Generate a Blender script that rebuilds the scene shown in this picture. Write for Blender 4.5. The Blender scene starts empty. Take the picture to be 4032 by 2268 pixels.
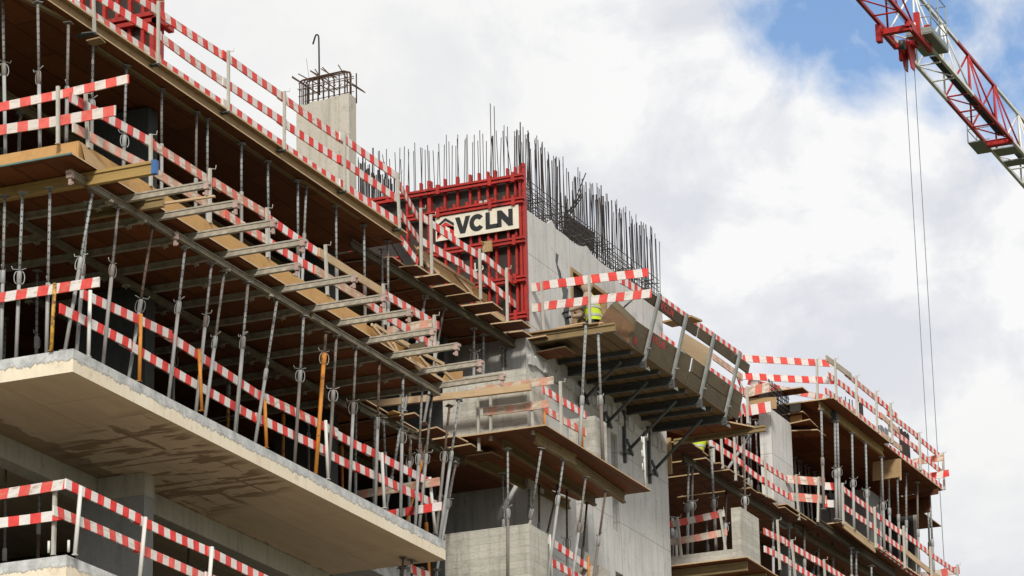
import bpy, bmesh, math, random
from mathutils import Vector, Matrix
random.seed(7)
V = Vector
S = bpy.context.scene
COL = S.collection
# ------------------------------------------------------------------ camera and survey of the photograph
FPX, PW, PH = 13605.0, 4032, 2268
YAW, PIT, ROL = (math.radians(a) for a in (23.272, 18.285, -1.176))
W_ = V((math.cos(YAW)*math.cos(PIT), math.sin(YAW)*math.cos(PIT), math.sin(PIT)))
_r = W_.cross(V((0, 0, 1))).normalized()
_u = _r.cross(W_)
R_ = math.cos(ROL)*_r + math.sin(ROL)*_u
U_ = -math.sin(ROL)*_r + math.cos(ROL)*_u
def ray(p): return W_ + R_*((p[0]-PW/2)/FPX) - U_*((p[1]-PH/2)/FPX)
CAM = -ray((289, 1372))*48.5            # the front corner of the long slab is the origin
def on(p, ax, val):
    d = ray(p); return CAM + d*((val-CAM[ax])/d[ax])
def PX(p, x): return on(p, 0, x)
def PY(p, y): return on(p, 1, y)
def PZ(p, z): return on(p, 2, z)
def tile(ox, oy, s): return lambda x, y: (ox+x/s, oy+y/s)
A = tile(0, 0, 1.88672); B = tile(900, 0, 1.88672); Cc = tile(0, 700, 1.88672); D = tile(900, 700, 1.88672)
E = tile(0, 1400, 1.66895); Fz = tile(900, 1400, 1.66895); G = tile(1500, 600, 2.07); H = tile(2000, 900, 1.88672)
I = tile(1700, 1400, 1.66895); J = tile(2500, 1350, 1.57875); K = tile(3100, 1350, 1.57875); L = tile(3232, 0, 1.90625)
N = tile(2500, 1600, 2.1683); O = tile(2900, 1350, 2.634); Pq = tile(3000, 1750, 2.7967); Q = tile(3350, 1600, 2.17)
Rr = tile(1400, 1350, 2.23); Sx = tile(1500, 1900, 2.576); Ta = tile(1380, 480, 3.45); Tb = tile(2040, 480, 2.07)
Tc = tile(2100, 1050, 3.622); Td = tile(1500, 900, 2.634); Te = tile(1150, 80, 4.263)
ORD = ('first second third fourth fifth sixth seventh eighth ninth tenth eleventh twelfth thirteenth fourteenth fifteenth '
       'sixteenth seventeenth eighteenth nineteenth twentieth').split() + ['twenty-'+w for w in 'first second third fourth fifth sixth seventh eighth ninth'.split()]
# ------------------------------------------------------------------ materials
class Nodes:
    def __init__(s, name):
        s.m = bpy.data.materials.new(name); s.m.use_nodes = True
        s.t = s.m.node_tree; s.b = s.t.nodes['Principled BSDF']
    def n(s, kind, ins=None, **props):
        nd = s.t.nodes.new('ShaderNode'+kind)
        for k, v in props.items(): setattr(nd, k, v)
        for k, v in (ins or {}).items():
            if isinstance(v, bpy.types.NodeSocket): s.t.links.new(v, nd.inputs[k])
            else: nd.inputs[k].default_value = v
        return nd
    def coord(s, scale=(1, 1, 1), kind='Object'):
        tc = s.n('TexCoord')
        return s.n('Mapping', {'Vector': tc.outputs[kind], 'Scale': scale}).outputs[0]
    def noise(s, vec, scale, detail=4, rough=.55, dist=0):
        return s.n('TexNoise', {'Vector': vec, 'Scale': scale, 'Detail': detail, 'Roughness': rough, 'Distortion': dist}).outputs['Fac']
    def ramp(s, fac, stops):
        r = s.n('ValToRGB', {'Fac': fac}); e = r.color_ramp.elements
        while len(e) < len(stops): e.new(.5)
        for q, (p, c) in zip(e, stops):
            q.position = p; q.color = (c, c, c, 1) if isinstance(c, (int, float)) else (*c, 1)
        return r.outputs['Color']
    def mix(s, fac, a, b, blend='MIX'):
        m = s.n('Mix', data_type='RGBA', blend_type=blend)
        for i, v in ((0, fac), (6, a), (7, b)):
            if isinstance(v, bpy.types.NodeSocket): s.t.links.new(v, m.inputs[i])
            elif i == 0: m.inputs[0].default_value = v
            else: m.inputs[i].default_value = (*v, 1)
        return m.outputs[2]
    def math(s, op, a, b=None, c=None):
        m = s.n('Math', operation=op)
        for i, v in enumerate((a, b, c)):
            if v is None: continue
            if isinstance(v, bpy.types.NodeSocket): s.t.links.new(v, m.inputs[i])
            else: m.inputs[i].default_value = v
        return m.outputs[0]
    def sep(s, vec): return s.n('SeparateXYZ', {'Vector': vec}).outputs
    def done(s, col, rough=.8, metal=0, bump=None, bs=.3, bd=.01):
        for k, v in (('Base Color', col), ('Roughness', rough), ('Metallic', metal)):
            if isinstance(v, bpy.types.NodeSocket): s.t.links.new(v, s.b.inputs[k])
            else: s.b.inputs[k].default_value = (*v, 1) if k == 'Base Color' else v
        s.b.inputs['Specular IOR Level'].default_value = .3
        if bump is not None:
            bn = s.n('Bump', {'Height': bump, 'Strength': bs, 'Distance': bd})
            s.t.links.new(bn.outputs[0], s.b.inputs['Normal'])
        return s.m
def rnd(k): return k.n('ObjectInfo').outputs['Random']

def m_stripe(name, red, white, wear, dirt=.15):
    k = Nodes(name); c = k.coord(); x, y, z = k.sep(c)[:3]
    wob = k.math('MULTIPLY', k.noise(c, 9, 3), .012)
    slant = k.math('MULTIPLY', z, k.math('MULTIPLY', k.math('SUBTRACT', rnd(k), .5), .5))
    ph = k.math('ADD', k.math('ADD', k.math('ADD', x, wob), slant), k.math('MULTIPLY', rnd(k), 7.0))
    fr = k.math('FRACT', k.math('DIVIDE', ph, .355))
    band = k.ramp(k.math('ABSOLUTE', k.math('SUBTRACT', fr, .5)), [(.243, 0), (.257, 1)])
    g1 = k.noise(k.coord((3, 14, 14)), 2.2, 6, .7)
    redv = k.mix(k.ramp(k.noise(c, 5, 5, .7), [(.3, 0), (.75, 1)]), red, tuple(min(1, v*1.55+.03) for v in red))
    whv = k.mix(k.ramp(g1, [(.3, 0), (.8, 1)]), white, tuple(v*.72 for v in white))
    col = k.mix(band, redv, whv)
    wood = k.mix(k.noise(k.coord((1.5, 30, 30)), 3, 4), (.46, .33, .2), (.3, .19, .1))
    wmask = k.ramp(k.math('ADD', k.noise(k.coord((2, 9, 9)), 3.2, 6, .68), k.math('MULTIPLY', k.math('SUBTRACT', rnd(k), .6), .3)), [(.72-wear*.5, 0), (.84-wear*.4, 1)])
    col = k.mix(k.math('MULTIPLY', wmask, .85), col, wood)
    col = k.mix(k.math('MULTIPLY', k.math('FRACT', k.math('MULTIPLY', rnd(k), 13.7)), .35), col, k.mix(.5, col, (.3, .24, .19)))
    spl = k.ramp(k.noise(c, 11, 6, .8), [(.66, 0), (.7, 1)])
    col = k.mix(k.math('MULTIPLY', spl, .6), col, (.5, .48, .44))
    d = k.ramp(k.noise(c, 17, 5, .7), [(.55, 0), (.85, 1)])
    col = k.mix(k.math('MULTIPLY', d, dirt*2.2), col, (.16, .12, .09))
    return k.done(col, .75, 0, g1, .15, .004)
def m_wood(name, a, b, grain=(1.2, 26, 26), dark=.2, ax=0):
    k = Nodes(name); c = k.coord(grain)
    g = k.noise(c, 2.2, 6, .65, .4)
    tone = k.math('ADD', k.math('MULTIPLY', rnd(k), .35), k.math('MULTIPLY', g, .8))
    col = k.mix(k.ramp(tone, [(.25, 0), (.85, 1)]), a, b)
    st = k.ramp(k.noise(k.coord(), 3.1, 6, .7), [(.52, 0), (.72, 1)])
    col = k.mix(k.math('MULTIPLY', st, dark*2), col, tuple(v*.4 for v in a))
    return k.done(col, .8, 0, g, .25, .004)
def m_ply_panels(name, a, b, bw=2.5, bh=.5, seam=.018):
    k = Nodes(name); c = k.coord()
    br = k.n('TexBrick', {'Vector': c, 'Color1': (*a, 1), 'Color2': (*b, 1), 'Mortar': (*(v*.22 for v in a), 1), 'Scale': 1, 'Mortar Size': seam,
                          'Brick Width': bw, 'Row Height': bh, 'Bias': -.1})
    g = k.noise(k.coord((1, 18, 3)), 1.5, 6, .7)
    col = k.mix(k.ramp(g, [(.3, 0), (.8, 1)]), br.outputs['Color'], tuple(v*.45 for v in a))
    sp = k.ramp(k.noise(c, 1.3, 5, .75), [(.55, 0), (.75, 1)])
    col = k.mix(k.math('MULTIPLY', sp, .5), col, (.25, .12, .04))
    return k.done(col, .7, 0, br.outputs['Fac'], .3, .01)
def concrete(k, base, dark, light, streak=.5, pits=True):
    c = k.coord()
    big = k.ramp(k.noise(c, .8, 6, .65, .3), [(.3, 0), (.72, 1)])
    col = k.mix(big, base, light)
    st = k.ramp(k.noise(k.coord((5, 5, .35)), 1.6, 6, .7), [(.5, 0), (.78, 1)])
    col = k.mix(k.math('MULTIPLY', st, streak), col, dark)
    bl = k.ramp(k.noise(c, 3.3, 6, .72), [(.56, 0), (.7, 1)])
    col = k.mix(k.math('MULTIPLY', bl, .4), col, dark)
    if pits:
        v = k.n('TexVoronoi', {'Vector': c, 'Scale': 9, 'Randomness': 1})
        pt = k.math('LESS_THAN', v.outputs['Distance'], k.math('MULTIPLY', k.noise(c, 2.7, 2), .14))
        col = k.mix(k.math('MULTIPLY', pt, .55), col, tuple(q*.35 for q in dark))
    fine = k.noise(c, 24, 5, .7)
    col = k.mix(.25, col, k.ramp(fine, [(.2, .0), (.8, .6)]), 'OVERLAY')
    return c, col, fine
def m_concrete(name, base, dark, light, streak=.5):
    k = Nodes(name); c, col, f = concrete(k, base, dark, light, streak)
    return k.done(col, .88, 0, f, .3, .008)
def m_wall(name):
    k = Nodes(name); c, col, f = concrete(k, (.55, .54, .515), (.24, .235, .22), (.68, .67, .64), .62)
    x, y, z = k.sep(c)[:3]
    h = k.n('CombineXYZ', {'X': k.math('ADD', x, y), 'Y': z})
    br = k.n('TexBrick', {'Vector': h.outputs[0], 'Color1': (1, 1, 1, 1), 'Color2': (.93, .93, .93, 1), 'Mortar': (.42, .42, .4, 1), 'Scale': 1,
                          'Mortar Size': .011, 'Mortar Smooth': .6, 'Brick Width': 2.4, 'Row Height': 1.48}, offset=0)
    col = k.mix(.8, col, br.outputs['Color'], 'MULTIPLY')
    # dark patches of patching mortar with a shape of their own
    pm = k.ramp(k.noise(k.coord((1.6, 1.6, .55)), 1.15, 7, .72, .6), [(.64, 0), (.655, 1)])
    col = k.mix(k.math('MULTIPLY', pm, .5), col, (.2, .205, .2))
    lm = k.ramp(k.noise(k.coord((1, 1, .7)), 2.1, 6, .75, 1.2), [(.62, 0), (.66, 1)])
    col = k.mix(k.math('MULTIPLY', lm, .35), col, (.62, .61, .58))
    return k.done(col, .88, 0, f, .3, .008)
def m_boardmark(name):
    k = Nodes(name); c, col, f = concrete(k, (.52, .5, .44), (.17, .16, .135), (.66, .64, .57), .45)
    x, y, z = k.sep(c)[:3]
    h = k.n('CombineXYZ', {'X': k.math('ADD', x, y), 'Y': z})
    br = k.n('TexBrick', {'Vector': h.outputs[0], 'Color1': (1, 1, 1, 1), 'Color2': (.72, .72, .7, 1), 'Mortar': (.5, .49, .45, 1), 'Scale': 1,
                          'Mortar Size': .006, 'Mortar Smooth': .8, 'Brick Width': 2.1, 'Row Height': .13}, offset=.37)
    col = k.mix(.75, col, br.outputs['Color'], 'MULTIPLY')
    gr = k.ramp(k.noise(k.coord((3, 3, 20)), 2.4, 7, .8), [(.46, 0), (.66, 1)])
    col = k.mix(k.math('MULTIPLY', gr, .4), col, (.2, .19, .16))
    dk = k.ramp(k.noise(k.coord((1, 1, 1.3)), 1.3, 7, .75, .5), [(.55, 0), (.66, 1)])
    col = k.mix(k.math('MULTIPLY', dk, .22), col, (.15, .14, .12))
    return k.done(col, .9, 0, gr, .35, .01)
def m_slab(name):
    k = Nodes(name)
    c, col, f = concrete(k, (.72, .63, .49), (.42, .34, .24), (.8, .73, .6), .3, False)
    x, y, z = k.sep(c)[:3]
    # grey topping above a ragged casting joint on the edge
    j = k.math('ADD', z, k.math('MULTIPLY', k.math('SUBTRACT', k.noise(k.coord((2.2, 2.2, .5)), 3.2, 9, .82), .5), .34))
    top = k.ramp(j, [(.186, 0), (.192, 1)])
    gcol = k.mix(k.ramp(k.noise(c, 4, 6, .72), [(.35, 0), (.7, 1)]), (.3, .31, .305), (.66, .66, .64))
    col = k.mix(top, col, gcol)
    line = k.ramp(k.math('ABSOLUTE', k.math('SUBTRACT', j, .189)), [(.004, 1), (.012, 0)])
    col = k.mix(k.math('MULTIPLY', line, .75), col, (.1, .09, .075))
    # underside: formed concrete with damp marks along the panel joints
    nz = k.sep(k.n('NewGeometry').outputs['Normal'])[2]
    under = k.math('LESS_THAN', nz, -.5)
    ucol = k.mix(k.ramp(k.noise(k.coord((.5, 2.5, 1)), 1.3, 6, .7), [(.3, 0), (.75, 1)]), (.66, .52, .37), (.5, .39, .27))
    br = k.n('TexBrick', {'Vector': c, 'Color1': (1, 1, 1, 1), 'Color2': (.95, .95, .95, 1), 'Mortar': (.72, .7, .66, 1), 'Scale': 1, 'Mortar Size': .012,
                          'Mortar Smooth': .5, 'Brick Width': 2.5, 'Row Height': 1.25})
    ucol = k.mix(1, ucol, br.outputs['Color'], 'MULTIPLY')
    w = k.noise(k.coord((2.6, .55, 1)), 1.45, 5, .55, .5)
    w2 = k.noise(k.coord((.3, 2.4, 1)), 1.5, 5, .6, .5)
    wet = k.math('MAXIMUM', k.ramp(w, [(.525, 0), (.545, 1)]), k.ramp(w2, [(.59, 0), (.61, 1)]))
    def win(v, a, b, s):
        return k.math('MULTIPLY', k.n('MapRange', {'Value': v, 'From Min': a-s, 'From Max': a+s}, interpolation_type='SMOOTHSTEP').outputs[0],
                      k.n('MapRange', {'Value': v, 'From Min': b+s, 'From Max': b-s}, interpolation_type='SMOOTHSTEP').outputs[0])
    wet = k.math('MULTIPLY', wet, k.math('MULTIPLY', win(k.math('SUBTRACT', x, k.math('MULTIPLY', y, .5)), 2.1, 6.9, .35), win(y, .12, 2.45, .2)))
    ucol = k.mix(k.math('MULTIPLY', wet, .8), ucol, (.2, .13, .075))
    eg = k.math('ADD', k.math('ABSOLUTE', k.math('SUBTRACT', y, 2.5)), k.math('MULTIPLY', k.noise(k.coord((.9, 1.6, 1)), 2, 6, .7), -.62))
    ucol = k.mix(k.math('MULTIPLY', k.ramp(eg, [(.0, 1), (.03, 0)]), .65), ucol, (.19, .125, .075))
    edge = k.ramp(k.math('ADD', y, k.math('MULTIPLY', k.noise(c, 1.6, 5, .7), .9)), [(.0, 0), (.5, 0), (.55, 0), (.99, 0)])
    topc = k.math('GREATER_THAN', nz, .5)
    col = k.mix(under, col, ucol)
    col = k.mix(topc, col, (.11, .105, .09))  # top face darkened so it bounces less light to the soffit
    return k.done(col, .88, 0, f, .3, .008)
def m_plain(name, col, rough=.6, metal=0, var=.25, sc=6):
    k = Nodes(name); g = k.noise(k.coord(), sc, 6, .7)
    c = k.mix(k.ramp(g, [(.3, 0), (.75, 1)]), col, tuple(v*(1-var) for v in col))
    c = k.mix(k.math('MULTIPLY', rnd(k), .35), c, tuple(v*.62 for v in col))
    return k.done(c, rough, metal, g, .12, .003)
def m_rusty(name, paint, rust, amt, rough=.6):
    k = Nodes(name); c = k.coord()
    mk = k.ramp(k.noise(c, 5, 7, .75), [(.62-amt*.3, 0), (.7-amt*.25, 1)])
    pv = k.mix(k.ramp(k.noise(c, 2.2, 5), [(.3, 0), (.7, 1)]), paint, tuple(v*.7 for v in paint))
    cr = k.ramp(k.noise(c, 8, 6, .78), [(.63, 0), (.7, 1)])
    return k.done(k.mix(k.math('MULTIPLY', cr, .5), k.mix(mk, pv, rust), (.3, .26, .24)), rough, 0, mk, .2, .003)
def m_tube(name, a, b, holes=False):
    k = Nodes(name); c = k.coord(); x, y, z = k.sep(c)[:3]
    col = k.mix(k.ramp(k.noise(k.coord((4, 4, 1.2)), 4, 6, .7), [(.3, 0), (.72, 1)]), a, b)
    if holes:
        h = k.math('LESS_THAN', k.math('ABSOLUTE', k.math('SUBTRACT', k.math('FRACT', k.math('DIVIDE', z, .105)), .5)), .13)
        nar = k.math('LESS_THAN', k.math('MINIMUM', k.math('ABSOLUTE', x), k.math('ABSOLUTE', y)), .0085)
        col = k.mix(k.math('MULTIPLY', h, nar), col, (.015, .013, .012))
    crust = k.ramp(k.noise(k.coord((6, 6, 2)), 5, 6, .75), [(.58, 0), (.66, 1)])
    col = k.mix(k.math('MULTIPLY', crust, .65), col, (.36, .33, .28))
    col = k.mix(k.math('MULTIPLY', k.math('POWER', rnd(k), 2.0), .85), col, (.14, .1, .075))
    return k.done(col, .65, .1)
M = {
 'stripe': m_stripe('striped_board', (.55, .026, .022), (.8, .76, .72), .2, .14),
 'faded': m_stripe('faded_striped_board', (.56, .075, .06), (.76, .68, .62), .4, .22),
 'pale': m_stripe('washed_striped_board', (.55, .25, .19), (.68, .58, .48), .52, .22),
 'wood': m_wood('bare_board', (.6, .44, .27), (.42, .29, .16)),
 'grey': m_wood('weathered_board', (.15, .115, .065), (.045, .036, .023), dark=.35),
 'brownply': m_wood('brown_plywood', (.17, .09, .038), (.085, .046, .02), (2, 4, 4), .4),
 'dry': m_wood('dry_board', (.5, .44, .34), (.34, .29, .22), dark=.25),
 'beamwood': m_wood('formwork_beam_timber', (.3, .22, .105), (.15, .105, .05), dark=.35),
 'yellowbeam': m_wood('yellow_beam_timber', (.46, .3, .1), (.23, .155, .06), dark=.4),
 'ply': m_wood('lit_plywood', (.56, .33, .13), (.42, .23, .08), (1, 5, 5), .18),
 'plank': m_wood('plywood_plank', (.47, .33, .17), (.3, .19, .09), (4, 14, 14), .3),
 'plyedge': m_plain('teal_painted_edge', (.13, .22, .2), .6),
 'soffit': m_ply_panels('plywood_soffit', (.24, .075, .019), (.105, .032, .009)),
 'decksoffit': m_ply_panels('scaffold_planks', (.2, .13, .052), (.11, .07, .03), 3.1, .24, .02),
 'shadeconc': m_concrete('shade_toned_concrete', (.05, .051, .049), (.03, .03, .028), (.07, .07, .067)),  # interior shade put into the concrete's colour
 'floor': m_concrete('low_bounce_slab_top', (.1, .095, .08), (.06, .055, .045), (.13, .12, .105)),  # darkened to cut the light bounced up from slab tops
 'darkply': m_plain('film_faced_plywood', (.045, .036, .028), .55, 0, .5, 3),  # also on the added blackout wall and the sheet standing for a dark void
 'galv': m_tube('galvanised_tube', (.42, .43, .42), (.27, .275, .265)),
 'galvh': m_tube('perforated_tube', (.36, .38, .375), (.23, .24, .235), True),
 'rust': m_tube('rusty_tube', (.17, .11, .075), (.09, .06, .045), True),
 'orange': m_rusty('orange_tube', (.62, .24, .04), (.15, .065, .03), .25),
 'yellow': m_rusty('yellow_tube', (.72, .4, .07), (.12, .06, .03), .5),
 'white': m_plain('white_painted_post', (.72, .71, .66), .5, 0, .15),
 'post': m_plain('galvanised_post', (.52, .5, .43), .55, .1, .3),
 'alu': m_plain('aluminium_beam', (.5, .45, .36), .55, .05, .7, 7),
 'bearer': m_plain('grimy_bearer', (.27, .23, .165), .6, .05, .6, 7),
 'clamp': m_plain('clamp_head', (.5, .36, .31), .6, 0, .4),
 'steel': m_plain('dark_steel', (.1, .105, .1), .55, .3, .4),
 'bracket': m_plain('bracket_steel', (.3, .31, .29), .55, .2, .4),
 'redsteel': m_rusty('red_formwork_steel', (.4, .028, .02), (.11, .014, .012), .28, .5),
 'rebar': m_plain('reinforcing_bar', (.045, .034, .03), .7, .2, .5),
 'rebarust': m_plain('rusty_reinforcing_bar', (.12, .07, .045), .75, .1, .4),
 'wall': m_wall('cast_wall_concrete'),
 'boardmark': m_boardmark('board_marked_concrete'),
 'slab': m_slab('slab_concrete'),
 'conc': m_concrete('grey_concrete', (.3, .3, .29), (.15, .15, .14), (.38, .38, .365)),
 'cream': m_concrete('cream_concrete', (.46, .435, .36), (.2, .185, .145), (.56, .535, .46), .65),
 'signwhite': m_plain('sign_board_paint', (.74, .69, .56), .55, 0, .3, 5),
 'signblack': m_plain('sign_black_paint', (.02, .022, .024), .5),
 'signred': m_plain('sign_red_paint', (.55, .03, .03), .5),
 'paintred': m_plain('stencil_red_paint', (.45, .06, .05), .7, 0, .5, 12),
 'cranered': m_plain('crane_red_paint', (.52, .025, .022), .45, 0, .5, 1.5),
 'cranewhite': m_plain('crane_white_paint', (.84, .83, .78), .45, 0, .3, 1),
 'grating': m_plain('walkway_grating', (.055, .055, .055), .6, .3),
 'platgrey': m_plain('platform_grey', (.3, .32, .29), .55),
 'cable': m_plain('steel_cable', (.16, .18, .2), .5, .4),
 'hivis': m_plain('hi_vis_yellow', (.5, .64, .03), .6, 0, .2),
 'tape': m_plain('reflective_tape', (.42, .42, .4), .4),
 'jacket': m_plain('beige_jacket', (.44, .33, .24), .85, 0, .3, 9),
 'trouser': m_plain('dark_trousers', (.04, .042, .05), .85),
 'glove': m_plain('black_glove', (.03, .035, .045), .7),
 'skin': m_plain('skin', (.45, .26, .18), .55),
 'helmet': m_plain('white_helmet', (.7, .7, .68), .4),
 'bluepaint': m_plain('blue_end_paint', (.06, .16, .38), .5),
 'rebargrey': m_plain('mortar_splashed_bar', (.13, .125, .115), .8, 0, .5),
 'mortar': m_concrete('dark_repair_mortar', (.1, .105, .105), (.05, .05, .05), (.15, .155, .15)),
 'ground': m_concrete('site_earth', (.25, .205, .15), (.17, .135, .095), (.3, .25, .185)),
}
# ------------------------------------------------------------------ mesh building
class MB:
    def __init__(s): s.v = []; s.f = []; s.mi = []; s.mats = []; s.cur = 0; s.smooth = []
    def use(s, m):
        if m not in s.mats: s.mats.append(m)
        s.cur = s.mats.index(m); return s
    def add(s, vs, fs, smooth=False):
        o = len(s.v); s.v += [V(v) for v in vs]
        for f in fs: s.f.append([i+o for i in f]); s.mi.append(s.cur); s.smooth.append(smooth)
    def hexa(s, c):      # 8 corners: bottom 0-3 counter-clockwise, top 4-7
        s.add(c, [(3, 2, 1, 0), (4, 5, 6, 7), (0, 1, 5, 4), (1, 2, 6, 5), (2, 3, 7, 6), (3, 0, 4, 7)])
    def box(s, a, b):
        x0, y0, z0 = a; x1, y1, z1 = b
        s.hexa([(x0, y0, z0), (x1, y0, z0), (x1, y1, z0), (x0, y1, z0), (x0, y0, z1), (x1, y0, z1), (x1, y1, z1), (x0, y1, z1)])
        return s
    def bar(s, p, q, w, h, up=V((0, 0, 1)), off=(0, 0)):   # rectangular bar centred on p-q (w sideways, h along up)
        p = V(p); q = V(q); d = (q-p).normalized(); sd = d.cross(V(up))
        if sd.length < 1e-4: sd = d.cross(V((0, 1, 0)))
        sd.normalize(); u = sd.cross(d)
        c = []
        for e in (p, q):
            e = e+sd*off[0]+u*off[1]
            c += [e-sd*w/2-u*h/2, e+sd*w/2-u*h/2, e+sd*w/2+u*h/2, e-sd*w/2+u*h/2]
        s.add(c, [(0, 1, 2, 3), (7, 6, 5, 4), (0, 4, 5, 1), (1, 5, 6, 2), (2, 6, 7, 3), (3, 7, 4, 0)]); return s
    def tube(s, pts, r, n=8, cap=True):
        pts = [V(p) for p in pts]; rs = r if isinstance(r, (list, tuple)) else [r]*len(pts)
        o = []; prev = None
        for i, p in enumerate(pts):
            d = ((pts[min(i+1, len(pts)-1)]-pts[max(i-1, 0)])).normalized()
            if prev is None:
                a = d.cross(V((0, 0, 1)))
                if a.length < .1: a = d.cross(V((0, 1, 0)))
            else: a = prev-d*prev.dot(d)
            a.normalize(); prev = a; b = d.cross(a)
            o += [p+(a*math.cos(2*math.pi*k/n)+b*math.sin(2*math.pi*k/n))*rs[i] for k in range(n)]
        fs = [(i*n+k, i*n+(k+1) % n, (i+1)*n+(k+1) % n, (i+1)*n+k) for i in range(len(pts)-1) for k in range(n)]
        s.add(o, fs, True)
        if cap:
            b = len(s.v)-len(o)
            s.f.append([b+k for k in range(n)][::-1]); s.f.append([b+(len(pts)-1)*n+k for k in range(n)])
            s.mi += [s.cur]*2; s.smooth += [False]*2
        return s
    def prism(s, poly, ext):     # closed planar polygon pushed along ext
        n = len(poly); ext = V(ext); a = [V(p) for p in poly]
        s.add(a+[p+ext for p in a], [tuple(range(n))[::-1], tuple(range(n, 2*n))]+[(k, (k+1) % n, n+(k+1) % n, n+k) for k in range(n)]); return s
    def build(s, name, m=None, parent=None, origin=None, mat=None):
        me = bpy.data.meshes.new(name)
        if m is not None and not s.mats: s.mats = [m]
        if origin is None:
            if parent is None and s.v:
                xs = [v.x for v in s.v]; ys = [v.y for v in s.v]; zs = [v.z for v in s.v]
                origin = V(((min(xs)+max(xs))/2, (min(ys)+max(ys))/2, min(zs)))
            else: origin = V((0, 0, 0))
        me.from_pydata([v-origin for v in s.v], [], s.f)
        for q in s.mats: me.materials.append(M[q])
        me.polygons.foreach_set('material_index', s.mi); me.polygons.foreach_set('use_smooth', s.smooth)
        bm = bmesh.new(); bm.from_mesh(me); bmesh.ops.recalc_face_normals(bm, faces=bm.faces); bm.to_mesh(me); bm.free()
        o = bpy.data.objects.new(name, me); COL.objects.link(o); o.location = origin
        if parent: o.parent = parent
        return o
def tag(o, label, cat, group=None):
    o['label'] = label; o['category'] = cat
    if group: o['group'] = group
    return o
def empty(name, loc, label, cat, group=None, rot=None):
    o = bpy.data.objects.new(name, None); COL.objects.link(o); o.location = loc; o.empty_display_size = .1
    if rot is not None: o.rotation_euler = rot
    return tag(o, label, cat, group)
def struct(o): o['kind'] = 'structure'; return o
def frame(p, q, up=V((0, 0, 1))):       # matrix with local x along p-q
    d = (q-p).normalized(); y = V(up).cross(d).normalized(); z = d.cross(y)
    return Matrix(((d.x, y.x, z.x, p.x), (d.y, y.y, z.y, p.y), (d.z, y.z, z.z, p.z), (0, 0, 0, 1)))
# ------------------------------------------------------------------ guard boards, posts, props
ADJ = {'dry': 'dry grey', 'stripe': 'striped', 'faded': 'faded striped', 'pale': 'washed-out pale', 'wood': 'bare wooden', 'grey': 'grey weathered'}
def board(p, q, style, label, group, h=.145, t=.027, up=V((0, 0, 1)), name='guard_board', cat='guard board'):
    ln = (q-p).length; mb = MB().use(style)
    n = max(2, int(ln/.9)); w = [random.uniform(-.004, .004) for _ in range(n+1)]; w[0] = w[-1] = 0
    c = []; sag = random.uniform(-.014, .006)
    for i in range(n+1):
        x = ln*i/n; b_ = sag*math.sin(math.pi*i/n); c += [(x, -t/2+w[i], -h+b_), (x, t/2+w[i], -h+b_), (x, t/2+w[i], w[i]+b_), (x, -t/2+w[i], w[i]+b_)]
    fs = [(0, 1, 2, 3), tuple(4*n+k for k in (3, 2, 1, 0))]
    for i in range(n): fs += [(4*i+k, 4*i+4+k, 4*i+4+(k+1) % 4, 4*i+(k+1) % 4) for k in range(4)]
    mb.add(c, fs)
    o = mb.build(name, origin=V((0, 0, 0))); o.matrix_world = frame(p, q, up)
    return tag(o, label, cat, group)
def run(plane, pts, styles, which, where, ref, group, h=.145, lap=.14, start=0, sg=.03):
    """Boards end to end along a rail line whose top edge is given; one plane for the whole run."""
    P = [on(p, *plane) for p in pts]
    for i in range(len(P)-1):
        d = (P[i+1]-P[i]).normalized(); off = V((0, sg*(i % 2), 0)) if plane[0] != 0 else V((sg*(i % 2), 0, 0))
        off.z = random.uniform(-.012, .012)
        s = styles[i % len(styles)] if isinstance(styles, (list, tuple)) else styles
        k = f'{ADJ[s]} {which} board {where}'
        lab = k + (f', {ORD[i+start]} from {ref}' if ref else '')
        board(P[i]-d*(lap if i else 0)+off, P[i+1]+d*(lap if i < len(P)-2 else .02)+off, s, lab, group, h)
def post(pt, pf, plane, label, group, kind='post', hook=True, w=.042, d=(0, -.034, 0), plane2=None):
    T = on(pt, *plane)+V(d); Fo = on(pf, *(plane2 or plane))+V(d)
    e = empty('guardrail_post', Fo, label, 'guardrail post', group)
    mb = MB().use(kind)
    if kind in ('post',): mb.bar(V((0, 0, 0)), T-Fo, w, w, V((1, 0, 0)))
    else: mb.tube([V((0, 0, 0)), T-Fo], w*.52, 8)
    mb.build('pole', parent=e)
    t = T-Fo
    if hook:
        MB().use(kind).tube([t+V((0, 0, -.01)), t+V((0, 0, .0)), t+V((.07, -.06, .005)), t+V((.078, -.065, .07))], .006, 6).build('hook', parent=e)
    MB().use(kind).box((-.032, -.032, -.01), (.032, .032, 0)).build('foot_plate', parent=e)
    return e
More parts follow.
